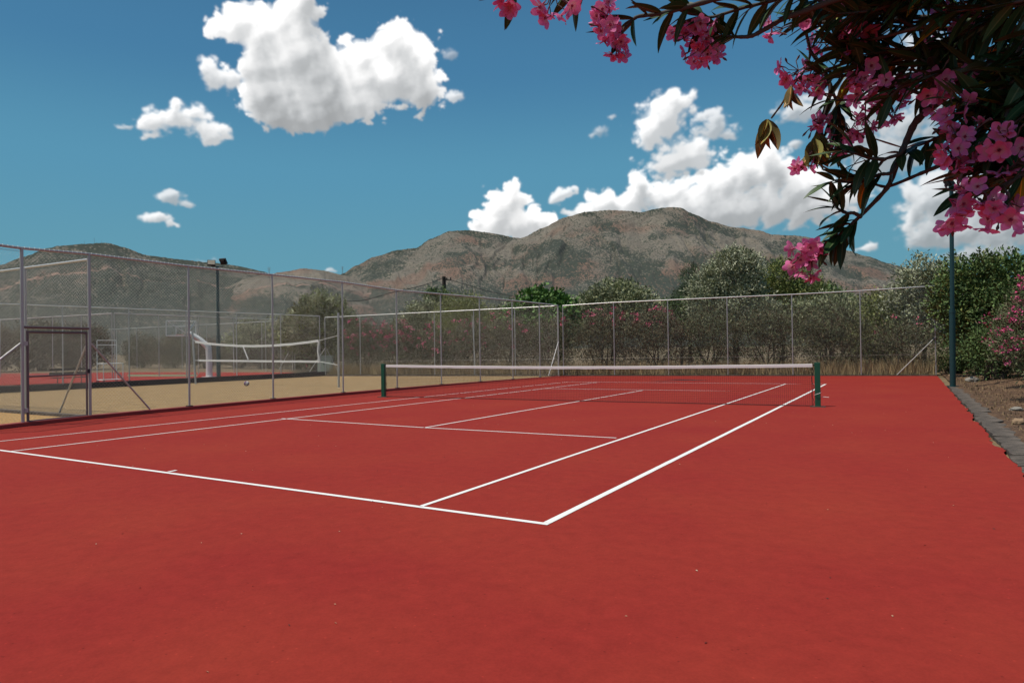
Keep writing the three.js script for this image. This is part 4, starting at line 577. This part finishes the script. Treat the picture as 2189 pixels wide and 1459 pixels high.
for (let i = 0; i < 6; i++) {
  const a = SBP[i], b = SBP[i + 1], x = (a[0] + b[0]) / 2 - 0.1, z = (a[2] + b[2]) / 2 - 2.0, h = [3.5, 3.6, 3.3, 3.0, 3.4, 3.5][i], kk = h / 3.7;
  const lobes = [[0, 2.5 * kk, 0, 1.2, 1.2 * kk, 0.9], [-0.85, 1.9 * kk, 0.1, 0.9, 1.4 * kk, 0.8], [0.9, 2.0 * kk, 0, 0.9, 1.4 * kk, 0.8], [0.1, 1.2 * kk, 0.2, 1.3, 1.0, 0.9]];
  plant('hedge_shrub', `${['brownish', 'dusty', 'pink-topped', 'pink-flowering', 'thickly pink-flowering', 'dark pink-flowering'][i]} shrub behind the ${word[i]} bay of the sand-court fence from the corner`, 'shrub', [x, -0.05, z], lobes, { n: 8500, size: 0.12, seed: 220 + i, pal: i < 3 ? 'dusty' : 'oleander', pal2: 'brown', n2: 2800, shrub: true, narrow: 0.3, clump: 0.28, trunk: 0.05, count: 9, group: 'shrubs behind the far fence', flowers: [60, 220, 240, 420, 760, 620][i], flobes: [[0, 3.0 * kk, 0.3, 1.25, 0.75, 0.9], [0.3, 2.2 * kk, 0.5, 1.1, 0.7, 0.7]] });
}
// shrubs round the ball court
[[-37.5, -24.6, 3.4, 'brown shrub behind the farthest fence right of the basketball stand', 'brown'], [-41.5, -25.2, 3.2, 'dull brown shrub behind the farthest fence above the basketball stand', 'brown'], [-46, -25.6, 3.0, 'dusty shrub behind the farthest fence left of the basketball stand', 'dusty'], [-51, -25.8, 3.1, 'brown shrub behind the farthest fence near the wheeled rack', 'brown'], [-56.5, -26, 3.4, 'dusty shrub behind the farthest fence right of the gate', 'dusty'], [-62, -26, 3.6, 'dusty shrub behind the farthest fence seen through the gate', 'dusty'], [-33, -22.5, 3.4, 'dark shrub at the far corner of the ball court', 'oleander']].forEach(([x, z, h, label, pal], i) => {
  const k = h / 3.7; plant('hedge_shrub', label, 'shrub', [x, -0.05, z], [[0, 2.4 * k, 0, 2.0, 1.3 * k, 1], [-1.6, 1.8 * k, 0, 1.4, 1.5 * k, 0.9], [1.6, 1.9 * k, 0, 1.5, 1.5 * k, 0.9], [0, 1.0, 0.2, 2.0, 0.9, 0.9]], { n: 7000, size: 0.17, seed: 240 + i, pal, pal2: 'brown', n2: 2500, shrub: true, clump: 0.35, trunk: 0.05, group: 'shrubs behind the far fence', flowers: i === 6 ? 200 : 0 });
});
[[-65.5, -13.5, 4.6, 'dry tan shrub far beyond the fence at the left frame edge', 'brown'], [-64.0, -17.0, 5.0, 'tall dusty shrub far beyond the gate, left of centre', 'dusty'], [-62.5, -20.3, 4.6, 'dry brown shrub far beyond the gate, right of centre', 'brown'], [-67.5, -8.5, 4.8, 'dusty shrub far beyond the fence left of the gate post', 'dusty']].forEach(([x, z, h, label, pal], i) => {
  const k = h / 3.7; plant('dry_shrub', label, 'shrub', [x, -0.05, z], [[0, 2.4 * k, 0, 2.6, 1.3 * k, 1.6], [-1.8, 1.7 * k, 0, 1.9, 1.6 * k, 1.5], [1.8, 1.8 * k, 0, 1.9, 1.6 * k, 1.5], [0, 1.1, 0.2, 2.6, 1.1, 1.4]], { n: 8000, size: 0.24, seed: 260 + i, pal, pal2: 'dusty', n2: 3000, shrub: true, clump: 0.4, trunk: 0.06 });
});
// right-hand side: pink oleander bushes and dark undergrowth on the bank
const shrubR = (label, x, z, lobes, o) => plant(o.n0 || 'oleander_bush', label, 'bush', [x, bankY(x, z) - 0.03, z], lobes, { shrub: true, narrow: 0.24, ...o });
shrubR('pink oleander bush at the right edge above the dirt bank', 11.7, -4.0, [[0, 2.35, 0, 1.1, 1.05, 1.0], [-0.75, 1.5, 0.1, 0.85, 0.95, 0.8], [0.6, 1.4, 0.2, 1.0, 1.1, 1.0], [-0.1, 0.8, 0.4, 1.0, 0.7, 0.8]], { n: 19000, size: 0.11, seed: 301, pal: 'oleander', flowers: 1700, fsize: 0.06, flobes: [[0, 2.4, 0, 1.15, 1.05, 1.0], [-0.75, 1.6, 0.1, 0.95, 0.95, 0.8]], fpal: 'magenta', clump: 0.2 });
shrubR('second pink oleander bush farther back on the bank', 12.3, -9.0, [[0, 2.2, 0, 1.0, 1.1, 0.9], [-0.9, 1.5, 0, 0.9, 1.0, 0.8], [0.9, 1.6, 0, 0.9, 1.2, 0.9]], { n: 12000, size: 0.11, seed: 302, pal: 'oleander', flowers: 700, fsize: 0.06, fpal: 'magenta', clump: 0.22 });
shrubR('dark shrub at the foot of the right floodlight post', 11.0, -14.6, [[0, 1.1, 0, 1.0, 1.0, 0.8], [0.9, 1.4, -0.3, 1.0, 1.2, 0.9]], { n: 8000, size: 0.10, seed: 303, pal: 'green', n0: 'shrub', narrow: 0.5 });
shrubR('low dark shrub behind the end post of the far fence', 10.2, -22.0, [[0, 0.9, 0, 0.9, 0.9, 0.8], [0.8, 0.7, 0, 0.9, 0.7, 0.8]], { n: 5000, size: 0.10, seed: 304, pal: 'green', n0: 'shrub', narrow: 0.5 });
shrubR('small leafy shrub at the frame edge below the pink oleander', 12.0, -1.6, [[0, 0.45, 0, 0.75, 0.5, 0.6], [-0.3, 0.3, 0.5, 0.5, 0.35, 0.5]], { n: 5000, size: 0.09, seed: 305, pal: 'oleander', n0: 'shrub', flowers: 60, fsize: 0.05, fpal: 'magenta' });
shrubR('dark shrub between the two pink oleander bushes', 13.4, -12.6, [[0, 1.2, 0, 1.2, 1.2, 1.0], [-1.0, 0.9, 0, 1.0, 1.0, 0.9]], { n: 7000, size: 0.11, seed: 306, pal: 'green', n0: 'shrub', narrow: 0.5 });

// ------------------------------------------------------------------ dry grass, litter and stones
function blades(name, label, count, place, h0, h1, col, seed) {
  const r = rng(seed), mb = { p: [], n: [], c: [] };
  for (let k = 0; k < count; k++) { const [x, y, z] = place(r), h = lerp(h0, h1, r()), a = r() * 6.28, lx = (r() - 0.5) * h * 0.8, lz = (r() - 0.5) * h * 0.8, w = 0.006 + r() * 0.01, dx = Math.cos(a) * w, dz = Math.sin(a) * w, v = 0.6 + r() * 0.7, c = col.map(q => q * v); for (const p of [[x - dx, y, z - dz], [x + dx, y, z + dz], [x + lx, y + h, z + lz]]) { mb.p.push(...p); mb.n.push(-Math.sin(a), 0.35, Math.cos(a)); mb.c.push(...c); } }
  const g = new THREE.BufferGeometry(); g.setAttribute('position', new THREE.Float32BufferAttribute(mb.p, 3)); g.setAttribute('normal', new THREE.Float32BufferAttribute(mb.n, 3)); g.setAttribute('color', new THREE.Float32BufferAttribute(mb.c, 3));
  const m = part(name, g, petalFar, scene); m.userData = { label, category: 'grass', kind: 'stuff' };
}
blades('dry_grass', 'tall dry straw grass growing behind the far fences', 26000, r => { const k = Math.floor(r() * 12), P = k < 6 ? BP : SBP, i = k % 6, t = r(), d = 0.15 + r() * r() * 3.2; return [lerp(P[i][0], P[i + 1][0], t), -0.04, lerp(P[i][2], P[i + 1][2], t) - d]; }, 0.2, 0.95, [0.34, 0.25, 0.12], 401);
blades('dry_grass', 'pale dry grass field beyond the shrubs at right', 16000, r => { const x = 3 + r() * 22, z = -24 - r() * 22; return [x, x > 9.72 ? bankY(x, z) : -0.05, z]; }, 0.3, 1.0, [0.36, 0.27, 0.14], 402);
blades('dry_grass', 'short dry straw scattered over the dirt bank', 3200, r => { const x = 9.9 + r() * r() * 6, z = 9 - r() * 28; return [x, bankY(x, z) - 0.01, z]; }, 0.02, 0.10, [0.26, 0.18, 0.09], 403);
{ const r = rng(77), mb = new MB(); for (let k = 0; k < 520; k++) { const z = 16 - r() * 30, x = -6 + r() * 15, s = 0.003 + r() * 0.006, a = r() * 6.28, d = V(Math.cos(a) * s * 1.8, 0, Math.sin(a) * s * 1.8), e = V(-Math.sin(a) * s * 0.6, 0, Math.cos(a) * s * 0.6), y = 0.003 + 0.002 * r(), v = r(), c = v < 0.45 ? [0.40, 0.20, 0.12] : v < 0.8 ? [0.03, 0.012, 0.01] : [0.45, 0.36, 0.26]; const p = V(x, y, z); mb.quad(p.clone().add(d), p.clone().add(e).setY(y + 0.004), p.clone().sub(d), p.clone().sub(e), c); }
  const m = mb.build('leaf_litter', petalFar, scene); m.userData = { label: 'tiny dry leaf flecks scattered over the red court', category: 'litter', kind: 'stuff' }; }
function stone(label, p, s, seed, mat) { const g = new THREE.IcosahedronGeometry(1, 2), P = g.attributes.position, r = seed * 3.7; for (let i = 0; i < P.count; i++) { const x = P.getX(i), y = P.getY(i), z = P.getZ(i), k = 1 + fbm(x * 1.3 + r, y * 1.3 + z * 0.8 + r, 3) * 0.55; P.setXYZ(i, x * k * s[0], Math.max(y * k, -0.6) * s[1], z * k * s[2]); } g.computeVertexNormals(); const m = part('stone', g, mat, scene); m.position.set(p[0], bankY(p[0], p[1]) + s[1] * 0.45, p[1]); m.userData = { label, category: 'stone', group: 'stones on the dirt bank' }; }
stone('largest brown stone on the dirt bank near the right edge', [10.02, 1.72], [0.10, 0.085, 0.08], 1, M.rock);
stone('grey flat stone on the bank halfway to the floodlight post', [10.35, -1.5], [0.13, 0.05, 0.09], 2, M.rockGrey);
stone('pale stone lying behind the floodlight post', [10.4, -14.2], [0.2, 0.14, 0.16], 3, M.rockGrey);
stone('brown stone at the foot of the far fence end post', [9.95, -18.4], [0.16, 0.1, 0.12], 4, M.rock);
stone('small stone beside the kerb near the right edge', [10.1, 3.6], [0.06, 0.045, 0.05], 5, M.rockGrey);
// ------------------------------------------------------------------ the flowering oleander whose branches hang in from the upper right
{
  const tree = thing('oleander_tree', 'overhanging oleander branches with pink flowers and dark narrow leaves in the upper right', 'oleander', [0, 0, 0]);
  const r = rng(909), leafStd = new THREE.MeshPhysicalMaterial({ vertexColors: true, roughness: 0.42, side: THREE.DoubleSide, specularIntensity: 0.5 });
  const tint = (m, a, b, c) => { const q = m.clone(); q.color = new THREE.Color().setRGB(a, b, c); return q; };
  const greens = [leafStd, tint(leafStd, 1.25, 1.2, 1.1), tint(leafStd, 0.8, 0.85, 0.8)], yellow = tint(leafStd, 10, 4.2, 1.0), dryM = [tint(leafStd, 7.5, 2.4, 2.0), tint(leafStd, 4.6, 1.5, 1.3), tint(leafStd, 10, 4.0, 3.4)];
  function leafGeo(bend, cup, wide, twist) {   // unit length along +x, upper face +y
    const mb = new MB(), N = 7; const rows = [];
    for (let k = 0; k <= N; k++) { const t = k / N, w = wide * Math.pow(Math.sin(Math.PI * Math.pow(clamp(t * 0.97 + 0.02), 0.85)), 0.85), a = bend * t, x = bend ? Math.sin(a) / bend : t, y = bend ? -(1 - Math.cos(a)) / bend : 0, tw = twist * t; rows.push([-1, -0.16, 0, 0.16, 1].map(s => { const z = s * w * 0.5, h = Math.abs(s) * w * cup; return [x, y + h * Math.cos(tw) + z * Math.sin(tw), z * Math.cos(tw) - h * Math.sin(tw)]; })); }
    const dk = [0.028, 0.066, 0.022], rib = [0.110, 0.140, 0.060];
    for (const row of rows) row.forEach((p, j) => mb.vert(p[0], p[1], p[2], 0, 1, 0, j === 2 ? rib : dk));
    for (let k = 0; k < N; k++) for (let j = 0; j < 4; j++) { const a = k * 5 + j; mb.i.push(a, a + 1, a + 5, a + 1, a + 6, a + 5); }
    const g = mb.geometry(); g.computeVertexNormals(); return g;
  }
  const leaves = [leafGeo(0.25, 0.14, 0.255, 0.2), leafGeo(0.5, 0.1, 0.27, -0.3), leafGeo(-0.2, 0.16, 0.24, 0.15), leafGeo(0.75, 0.1, 0.26, 0.4)], dryLeaves = [leafGeo(0.4, 0.3, 0.33, 0.5), leafGeo(0.7, 0.25, 0.36, -0.5), leafGeo(-0.3, 0.35, 0.3, 0.4)];
  let single = 0; const rest = new MB(), col0 = new THREE.Color();
  function leaf(at, dir, len, mat, geo, solo = true) {
    const x = dir.clone().normalize(), up = V((r() - 0.5) * 1.1, 1, (r() - 0.5) * 1.1), z = x.clone().cross(up).normalize(), y = z.clone().cross(x).normalize(), m = new THREE.Matrix4().makeBasis(x, y, z).scale(V(len, len, len)).setPosition(at);
    if (solo && single < 290) { single++; const o = part('leaf', geo, mat, tree); o.applyMatrix4(m); return; }
    const k = rest.p.length / 3, c = mat.color, C = geo.attributes.color.array; rest.geo(geo, m); for (let i = 0; i < C.length; i += 3) rest.c.push(C[i] * c.r, C[i + 1] * c.g, C[i + 2] * c.b);
  }
  const branches = [];
  function branch(pts, r0, r1, o = {}) {
    const c = new THREE.CatmullRomCurve3(pts.map(p => V(...p)), false, 'catmullrom', 0.4), n = Math.max(8, pts.length * 4), P = c.getPoints(n), mb = new MB(), R = P.map((_, k) => lerp(r0, r1, k / n) * (1 + 0.12 * Math.sin(k * 2.7 + pts[0][0] * 50)));
    mb.tube(P, R, 7); mb.build('branch', branchMat, tree); branches.push(...P.slice(Math.floor(n * 0.2)));
    const len = c.getLength(), from = o.leafLen ?? 0.16, step = o.step || 0.026, solo = o.solo !== false;
    if (o.leaves !== false) for (let d = len; d > Math.max(0.02, len - from); d -= step * (0.8 + r() * 0.5)) {
      const u = d / len, p = c.getPointAt(u), t = c.getTangentAt(u), s = V(r() - 0.5, r() - 0.5, r() - 0.5).cross(t).normalize(), b = t.clone().cross(s).normalize(), a0 = r() * 6.28, tip = d > len - 0.03;
      for (let k = 0; k < 3; k++) { if (r() < 0.12) continue; const a = a0 + k * 2.094 + (r() - 0.5) * 0.5, dir = t.clone().multiplyScalar(tip ? 1.0 : 0.55 + r() * 0.4).addScaledVector(s, Math.cos(a) * 0.8).addScaledVector(b, Math.sin(a) * 0.8); dir.y -= 0.12; leaf(p, dir, (tip ? 0.055 : 0.068) + r() * 0.036, r() < 0.015 ? yellow : greens[Math.floor(r() * 3)], leaves[Math.floor(r() * 4)], solo); }
    }
  }
  const branchMat = std(0.070, 0.060, 0.050, 0.85);
  const B = {
    B1: [[8.504, 2.175, 15.498], [8.415, 2.133, 15.475], [8.356, 2.094, 15.459], [8.309, 2.059, 15.448], [8.289, 2.021, 15.438], [8.27, 1.977, 15.427], [8.248, 1.922, 15.415], [8.205, 1.876, 15.408], [8.157, 1.832, 15.404], [8.111, 1.797, 15.402]],
    B1b: [[8.189, 1.857, 15.408], [8.174, 1.865, 15.428], [8.159, 1.866, 15.429], [8.142, 1.877, 15.432], [8.131, 1.894, 15.436]],
    B2: [[8.491, 2.033, 15.453], [8.433, 1.996, 15.438], [8.373, 1.968, 15.427], [8.355, 1.956, 15.424], [8.31, 1.941, 15.419], [8.248, 1.922, 15.415], [8.215, 1.933, 15.419]],
    B3: [[8.289, 2.021, 15.438], [8.275, 1.987, 15.455], [8.243, 1.975, 15.468], [8.225, 1.956, 15.464], [8.205, 1.95, 15.462]],
    B3b: [[8.27, 1.977, 15.427], [8.255, 1.946, 15.45], [8.233, 1.943, 15.461], [8.205, 1.934, 15.46], [8.177, 1.931, 15.461], [8.137, 1.94, 15.466]],
    B3c: [[8.402, 2.044, 15.396], [8.368, 2.034, 15.391], [8.331, 2.022, 15.387], [8.303, 2.014, 15.39], [8.275, 1.995, 15.425]],
    B3d: [[8.244, 1.975, 15.468], [8.215, 1.975, 15.50], [8.187, 1.985, 15.52], [8.159, 1.995, 15.529]],
    B4: [[8.3, 2.36, 15.38], [8.256, 2.353, 15.392], [8.144, 2.365, 15.397], [8.085, 2.37, 15.41], [8.071, 2.355, 15.407], [8.073, 2.334, 15.396], [8.079, 2.297, 15.38], [8.074, 2.277, 15.373], [8.057, 2.249, 15.364], [8.029, 2.221, 15.358], [8.005, 2.186, 15.35], [7.976, 2.154, 15.343]],
    B4b: [[8.079, 2.297, 15.38], [8.105, 2.259, 15.363], [8.119, 2.224, 15.349], [8.127, 2.198, 15.34], [8.135, 2.164, 15.328], [8.14, 2.129, 15.317], [8.142, 2.09, 15.31]],
    B4c: [[8.121, 2.217, 15.35], [8.12, 2.182, 15.35], [8.107, 2.141, 15.344], [8.092, 2.097, 15.333]],
    B4d: [[8.6, 2.30, 15.36], [8.525, 2.303, 15.333], [8.41, 2.32, 15.329], [8.316, 2.343, 15.334], [8.2, 2.364, 15.344], [8.108, 2.374, 15.355], [8.049, 2.383, 15.365]],
    B5: [[8.514, 2.236, 15.414], [8.422, 2.249, 15.41], [8.35, 2.242, 15.403], [8.259, 2.23, 15.398], [8.201, 2.22, 15.396], [8.159, 2.213, 15.395], [8.124, 2.216, 15.399], [8.09, 2.236, 15.41]],
    B5b: [[8.33, 2.165, 15.42], [8.258, 2.142, 15.421], [8.233, 2.139, 15.42], [8.203, 2.137, 15.421], [8.163, 2.142, 15.424], [8.13, 2.15, 15.42]],
    B6: [[8.5, 2.33, 15.62], [8.335, 2.299, 15.633], [8.171, 2.296, 15.639], [8.098, 2.285, 15.643], [8.054, 2.277, 15.648], [8.019, 2.265, 15.647], [7.988, 2.255, 15.648], [7.968, 2.255, 15.652], [7.939, 2.26, 15.66], [7.923, 2.264, 15.666]],
    B7: [[8.3, 2.40, 15.70], [8.052, 2.325, 15.726], [7.918, 2.312, 15.746], [7.839, 2.303, 15.762], [7.799, 2.3, 15.773], [7.762, 2.299, 15.785], [7.742, 2.288, 15.786], [7.728, 2.278, 15.787]],
    B8: [[8.3, 2.37, 15.64], [8.137, 2.322, 15.659], [8.033, 2.314, 15.668], [7.967, 2.31, 15.677], [7.905, 2.302, 15.687], [7.875, 2.312, 15.699], [7.841, 2.327, 15.716]],
    B9: [[8.62, 2.12, 15.64], [8.532, 2.01, 15.661], [8.47, 1.914, 15.628], [8.433, 1.884, 15.618], [8.406, 1.87, 15.613], [8.386, 1.859, 15.61]],
    B10: [[8.62, 2.0, 15.70], [8.519, 1.906, 15.736], [8.472, 1.857, 15.72], [8.445, 1.84, 15.713], [8.427, 1.835, 15.711]],
    B11: [[8.62, 2.14, 15.63], [8.537, 2.089, 15.633], [8.451, 2.051, 15.61], [8.405, 2.022, 15.598], [8.389, 1.998, 15.59]],
    B12: [[8.6, 2.13, 15.53], [8.498, 2.125, 15.533], [8.395, 2.13, 15.525], [8.336, 2.129, 15.522], [8.282, 2.12, 15.518], [8.259, 2.105, 15.514]],
    B13: [[7.95, 2.42, 15.92], [7.801, 2.354, 15.982], [7.731, 2.316, 15.986], [7.70, 2.285, 15.99]],
    B14: [[7.95, 2.42, 15.95], [7.71, 2.337, 16.072], [7.631, 2.29, 16.082], [7.61, 2.265, 16.085]],
  };
  const thick = { B1: [0.011, 0.0032], B2: [0.007, 0.003], B4d: [0.008, 0.004], B5: [0.008, 0.003], B6: [0.008, 0.0032], B9: [0.008, 0.004], B10: [0.008, 0.004], B12: [0.008, 0.003], B7: [0.007, 0.003] };
  const how = { B1: { leafLen: 0.10, step: 0.012 }, B1b: { leafLen: 0.05, step: 0.016 }, B2: { leafLen: 0.02 }, B3: { leafLen: 0.05 }, B3b: { leafLen: 0.12, step: 0.017 }, B3d: { leafLen: 0.09, step: 0.015 }, B4: { leafLen: 0.0, leaves: false }, B4c: { leafLen: 0.05 }, B4b: { leafLen: 0.10, step: 0.015 }, B4d: { leafLen: 0.03 }, B5: { leafLen: 0.2 }, B5b: { leafLen: 0.03 }, B6: { leafLen: 0.03, step: 0.014 }, B7: { leafLen: 0.16 }, B8: { leafLen: 0.3 }, B9: { leafLen: 0.16, step: 0.02 }, B10: { leafLen: 0.12, step: 0.02 }, B11: { leafLen: 0.2 }, B12: { leafLen: 0.3, step: 0.022 }, B13: { leafLen: 0.05 }, B14: { leafLen: 0.03 } };
  for (const k in B) branch(B[k], ...(thick[k] || [0.005, 0.0025]), how[k] || {});
  // stems outside the frame that carry them, rooted in the bank
  const gy = bankY(10.1, 15.5);
  for (const [p, a] of [[[[10.1, gy - 0.1, 15.5], [9.7, 1.1, 15.5], [9.2, 1.9, 15.45], [8.6, 2.30, 15.36]], 0.035], [[[10.15, gy - 0.1, 15.6], [9.6, 1.2, 15.7], [9.1, 1.85, 15.7], [8.62, 2.13, 15.64]], 0.032], [[[10.2, gy - 0.1, 15.4], [9.8, 1.4, 15.4], [9.2, 2.4, 15.6], [8.3, 2.40, 15.70], [7.95, 2.42, 15.92]], 0.03], [[[10.2, gy - 0.1, 15.7], [9.9, 1.5, 15.8], [9.3, 2.5, 15.8], [8.7, 2.95, 15.6]], 0.035]]) branch(p, a, 0.008, { leaves: false });
  // leafy shoots of the dense mass
  const mass = (n, c, h, d, solo, l0 = 0.16) => { for (let k = 0; k < n; k++) { const p = V(c[0] + (r() * 2 - 1) * h[0], c[1] + (r() * 2 - 1) * h[1], c[2] + (r() * 2 - 1) * h[2]), v = V(d[0] + (r() - 0.5) * 0.9, d[1] + (r() - 0.5) * 1.0, d[2] + (r() - 0.5) * 1.0).normalize().multiplyScalar(l0 + r() * 0.12), s = p.clone().sub(v), m = p.clone().addScaledVector(v, -0.45); m.y -= 0.012; branch([s.toArray(), m.toArray(), p.toArray()], 0.0045, 0.002, { leafLen: 0.13, step: 0.023, solo }); } };
  mass(34, [8.34, 2.28, 15.45], [0.20, 0.10, 0.16], [-0.7, 0.05, 0.0], false);
  mass(20, [8.46, 1.99, 15.60], [0.08, 0.11, 0.08], [-0.6, -0.35, 0.1], false, 0.12);
  mass(7, [8.15, 2.33, 15.5], [0.12, 0.05, 0.1], [-0.8, 0, 0.1], false, 0.12);
  mass(74, [8.18, 2.66, 15.86], [0.20, 0.12, 0.16], [-0.4, 0.2, 0.1], false, 0.14);
  mass(64, [8.62, 2.72, 15.66], [0.55, 0.26, 0.42], [-0.5, 0.3, 0.0], false, 0.2);
  const rg = rest.build('foliage', greens[0], tree); rg.userData.kind = 'stuff'; rg.material = leafStd;
  // withered leaf bunches
  for (const [x, y, z, n, s] of [[7.966, 2.152, 15.346, 6, 1], [8.03, 2.225, 15.361, 5, 0.65], [8.092, 2.09, 15.361, 8, 1.05], [8.087, 2.068, 15.387, 7, 0.95]]) { const g = new THREE.Group(); g.name = 'withered_bunch'; tree.add(g); g.userData.label = 'brown withered leaves hanging down'; for (let k = 0; k < n; k++) { const d = V((r() - 0.5) * 0.75, -1, (r() - 0.5) * 0.75).normalize(), m = new THREE.Matrix4(), zz = d.clone().cross(V(r() - 0.5, 0.2, r() - 0.5)).normalize(), yy = zz.clone().cross(d).normalize(), L = (0.075 + r() * 0.03) * s; m.makeBasis(d, yy, zz).scale(V(L, L, L)).setPosition(x, y, z); const o = part('leaf', dryLeaves[Math.floor(r() * 3)], dryM[Math.floor(r() * 3)], g); o.applyMatrix4(m); } }
  // flowers: five rounded, slightly twisted petals round a short tube
  function flowerGeo(seed) {
    const q = rng(seed), mb = new MB(), throat = [0.72, 0.28, 0.36], petal = [0.80, 0.19, 0.43], edge = [0.85, 0.26, 0.51];
    for (let p = 0; p < 5; p++) { const a0 = p / 5 * 6.283 + (q() - 0.5) * 0.15, cup = 0.15 + q() * 0.5, sz = 0.9 + q() * 0.2, U = 4, W = 4, k0 = mb.p.length / 3; for (let i = 0; i <= U; i++) { const t = i / U, rr = 0.12 + t * 0.88 * sz, hw = (0.07 + 0.36 * Math.sin(Math.min(1, t * 1.25) * Math.PI * 0.5) * (t > 0.75 ? 1 - (t - 0.75) * 1.5 : 1)); for (let j = 0; j <= W; j++) { const s = j / W * 2 - 1, aa = a0 + t * 0.22, lat = s * hw * 0.92, x = rr - Math.abs(s) * Math.abs(s) * t * 0.22, y = cup * t * t * 0.5 + 0.10 * (1 - t) * -1 + s * 0.10 * t + (q() - 0.5) * 0.05 * t, ca = Math.cos(aa), sa = Math.sin(aa); const c = t < 0.3 ? throat : t > 0.8 ? edge : petal; mb.vert(x * ca - lat * sa, y, x * sa + lat * ca, 0, 1, 0, c); } } for (let i = 0; i < U; i++) for (let j = 0; j < W; j++) { const a = k0 + i * (W + 1) + j; mb.i.push(a, a + 1, a + W + 1, a + 1, a + W + 2, a + W + 1); } }
    mb.tube([V(0, -0.75, 0), V(0, -0.3, 0), V(0, 0.02, 0)], [0.05, 0.09, 0.16], 6, false, [0.5, 0.10, 0.2]);
    const g = mb.geometry(); g.computeVertexNormals(); return g;
  }
  const fg = [1, 2, 3, 4, 5].map(flowerGeo), petalMat = new THREE.MeshPhysicalMaterial({ vertexColors: true, roughness: 0.7, transmission: 0.35, thickness: 0, side: THREE.DoubleSide, specularIntensity: 0.3 }), stalkMat = std(0.12, 0.06, 0.05, 0.8);
  const FL = [[7.619, 2.225, 16.115, 6, .031], [7.73, 2.204, 16.108, 7, .042], [7.693, 2.317, 15.82, 7, .036], [7.711, 2.268, 15.823, 8, .038], [7.712, 2.231, 15.806, 8, .035], [7.868, 2.274, 15.684, 9, .042], [7.876, 2.242, 15.667, 8, .039], [7.831, 2.295, 15.681, 3, .02], [7.905, 2.232, 15.656, 3, .017], [8, 2.34, 15.463, 3, .025], [8.103, 2.331, 15.337, 3, .023], [8.036, 2.244, 15.419, 6, .03], [8.072, 2.215, 15.404, 4, .027], [8.1, 2.193, 15.415, 4, .027], [8.112, 2.355, 15.455, 5, .041], [8.194, 2.294, 15.478, 9, .056], [8.208, 2.268, 15.467, 7, .043], [8.202, 2.174, 15.486, 5, .026], [8.204, 2.144, 15.475, 5, .026], [8.258, 2.12, 15.466, 8, .044], [8.246, 2.092, 15.458, 6, .034], [8.34, 2.111, 15.516, 8, .045], [8.085, 2.115, 15.37, 4, .027], [8.179, 2.088, 15.355, 7, .049], [8.2, 2.087, 15.374, 4, .024], [8.058, 2.006, 15.396, 4, .024], [8.141, 2.041, 15.365, 3, .019], [8.363, 2.002, 15.642, 7, .039], [8.379, 1.943, 15.679, 10, .047], [8.36, 1.924, 15.673, 7, .036], [8.383, 1.903, 15.67, 6, .032], [8.438, 1.92, 15.73, 7, .039], [8.452, 1.885, 15.723, 6, .039], [8.353, 1.822, 15.754, 8, .032], [8.362, 1.791, 15.749, 9, .038], [8.416, 1.81, 15.756, 9, .038], [8.433, 1.783, 15.753, 9, .04], [8.45, 1.785, 15.755, 4, .023], [8.064, 1.778, 15.425, 9, .038], [8.059, 1.745, 15.422, 7, .033], [8.089, 1.77, 15.421, 4, .023], [8.35, 2.289, 15.421, 8, .068], [8.421, 2.295, 15.428, 6, .055], [8.283, 2.232, 15.398, 5, .055], [8.398, 2.122, 15.47, 5, .047]];
  for (const [x, y, z, n0, R] of FL) {
    const n = z > 15.59 && x > 8.3 ? Math.ceil(n0 * 0.6) : n0;
    const g = new THREE.Group(); g.name = 'flower_cluster'; tree.add(g); const c = V(x, y, z), st = new MB(); let best = null, bd = 1e9; for (const p of branches) { const d = p.distanceTo(c); if (d < bd) { bd = d; best = p; } }
    const foot = c.clone().lerp(best, 0.35); st.tube([best, foot.clone().lerp(best, 0.5).add(V(0, 0.008, 0)), foot], [0.002, 0.0018, 0.0015], 5);
    for (let k = 0; k < n; k++) {
      const d = V(r() * 2 - 1, r() * 2 - 1.25, r() * 2 - 0.7); d.normalize(); const p = c.clone().addScaledVector(d, R * (0.4 + 0.85 * r())), s = 0.0185 + r() * 0.005, out = d.clone().multiplyScalar(0.9).add(V((r() - 0.5) * 0.9, (r() - 0.5) * 0.9 - 0.1, (r() - 0.5) * 0.9)).normalize();
      const q = new THREE.Quaternion().setFromUnitVectors(V(0, 1, 0), out), o = part('flower', fg[Math.floor(r() * 5)], petalMat, g); o.position.copy(p); o.quaternion.copy(q); o.rotateY(r() * 6.28); o.scale.setScalar(s);
      st.tube([foot, foot.clone().lerp(p, 0.5).add(V(0, -0.004, 0)), p.clone().addScaledVector(out, -s * 0.7)], [0.0013, 0.001, 0.001], 4, false);
    }
    for (let k = 0; k < 3; k++) { const d = V(r() - 0.5, r() - 0.5, r() - 0.5).normalize(), e = c.clone().addScaledVector(d, R * 0.9); st.tube([foot, e, e.clone().addScaledVector(d, 0.012), e.clone().addScaledVector(d, 0.018)], [0.001, 0.0012, 0.003, 0.0008], 5, false); }
    st.build('stalks', stalkMat, g);
  }
}
renderer.render(scene, camera);
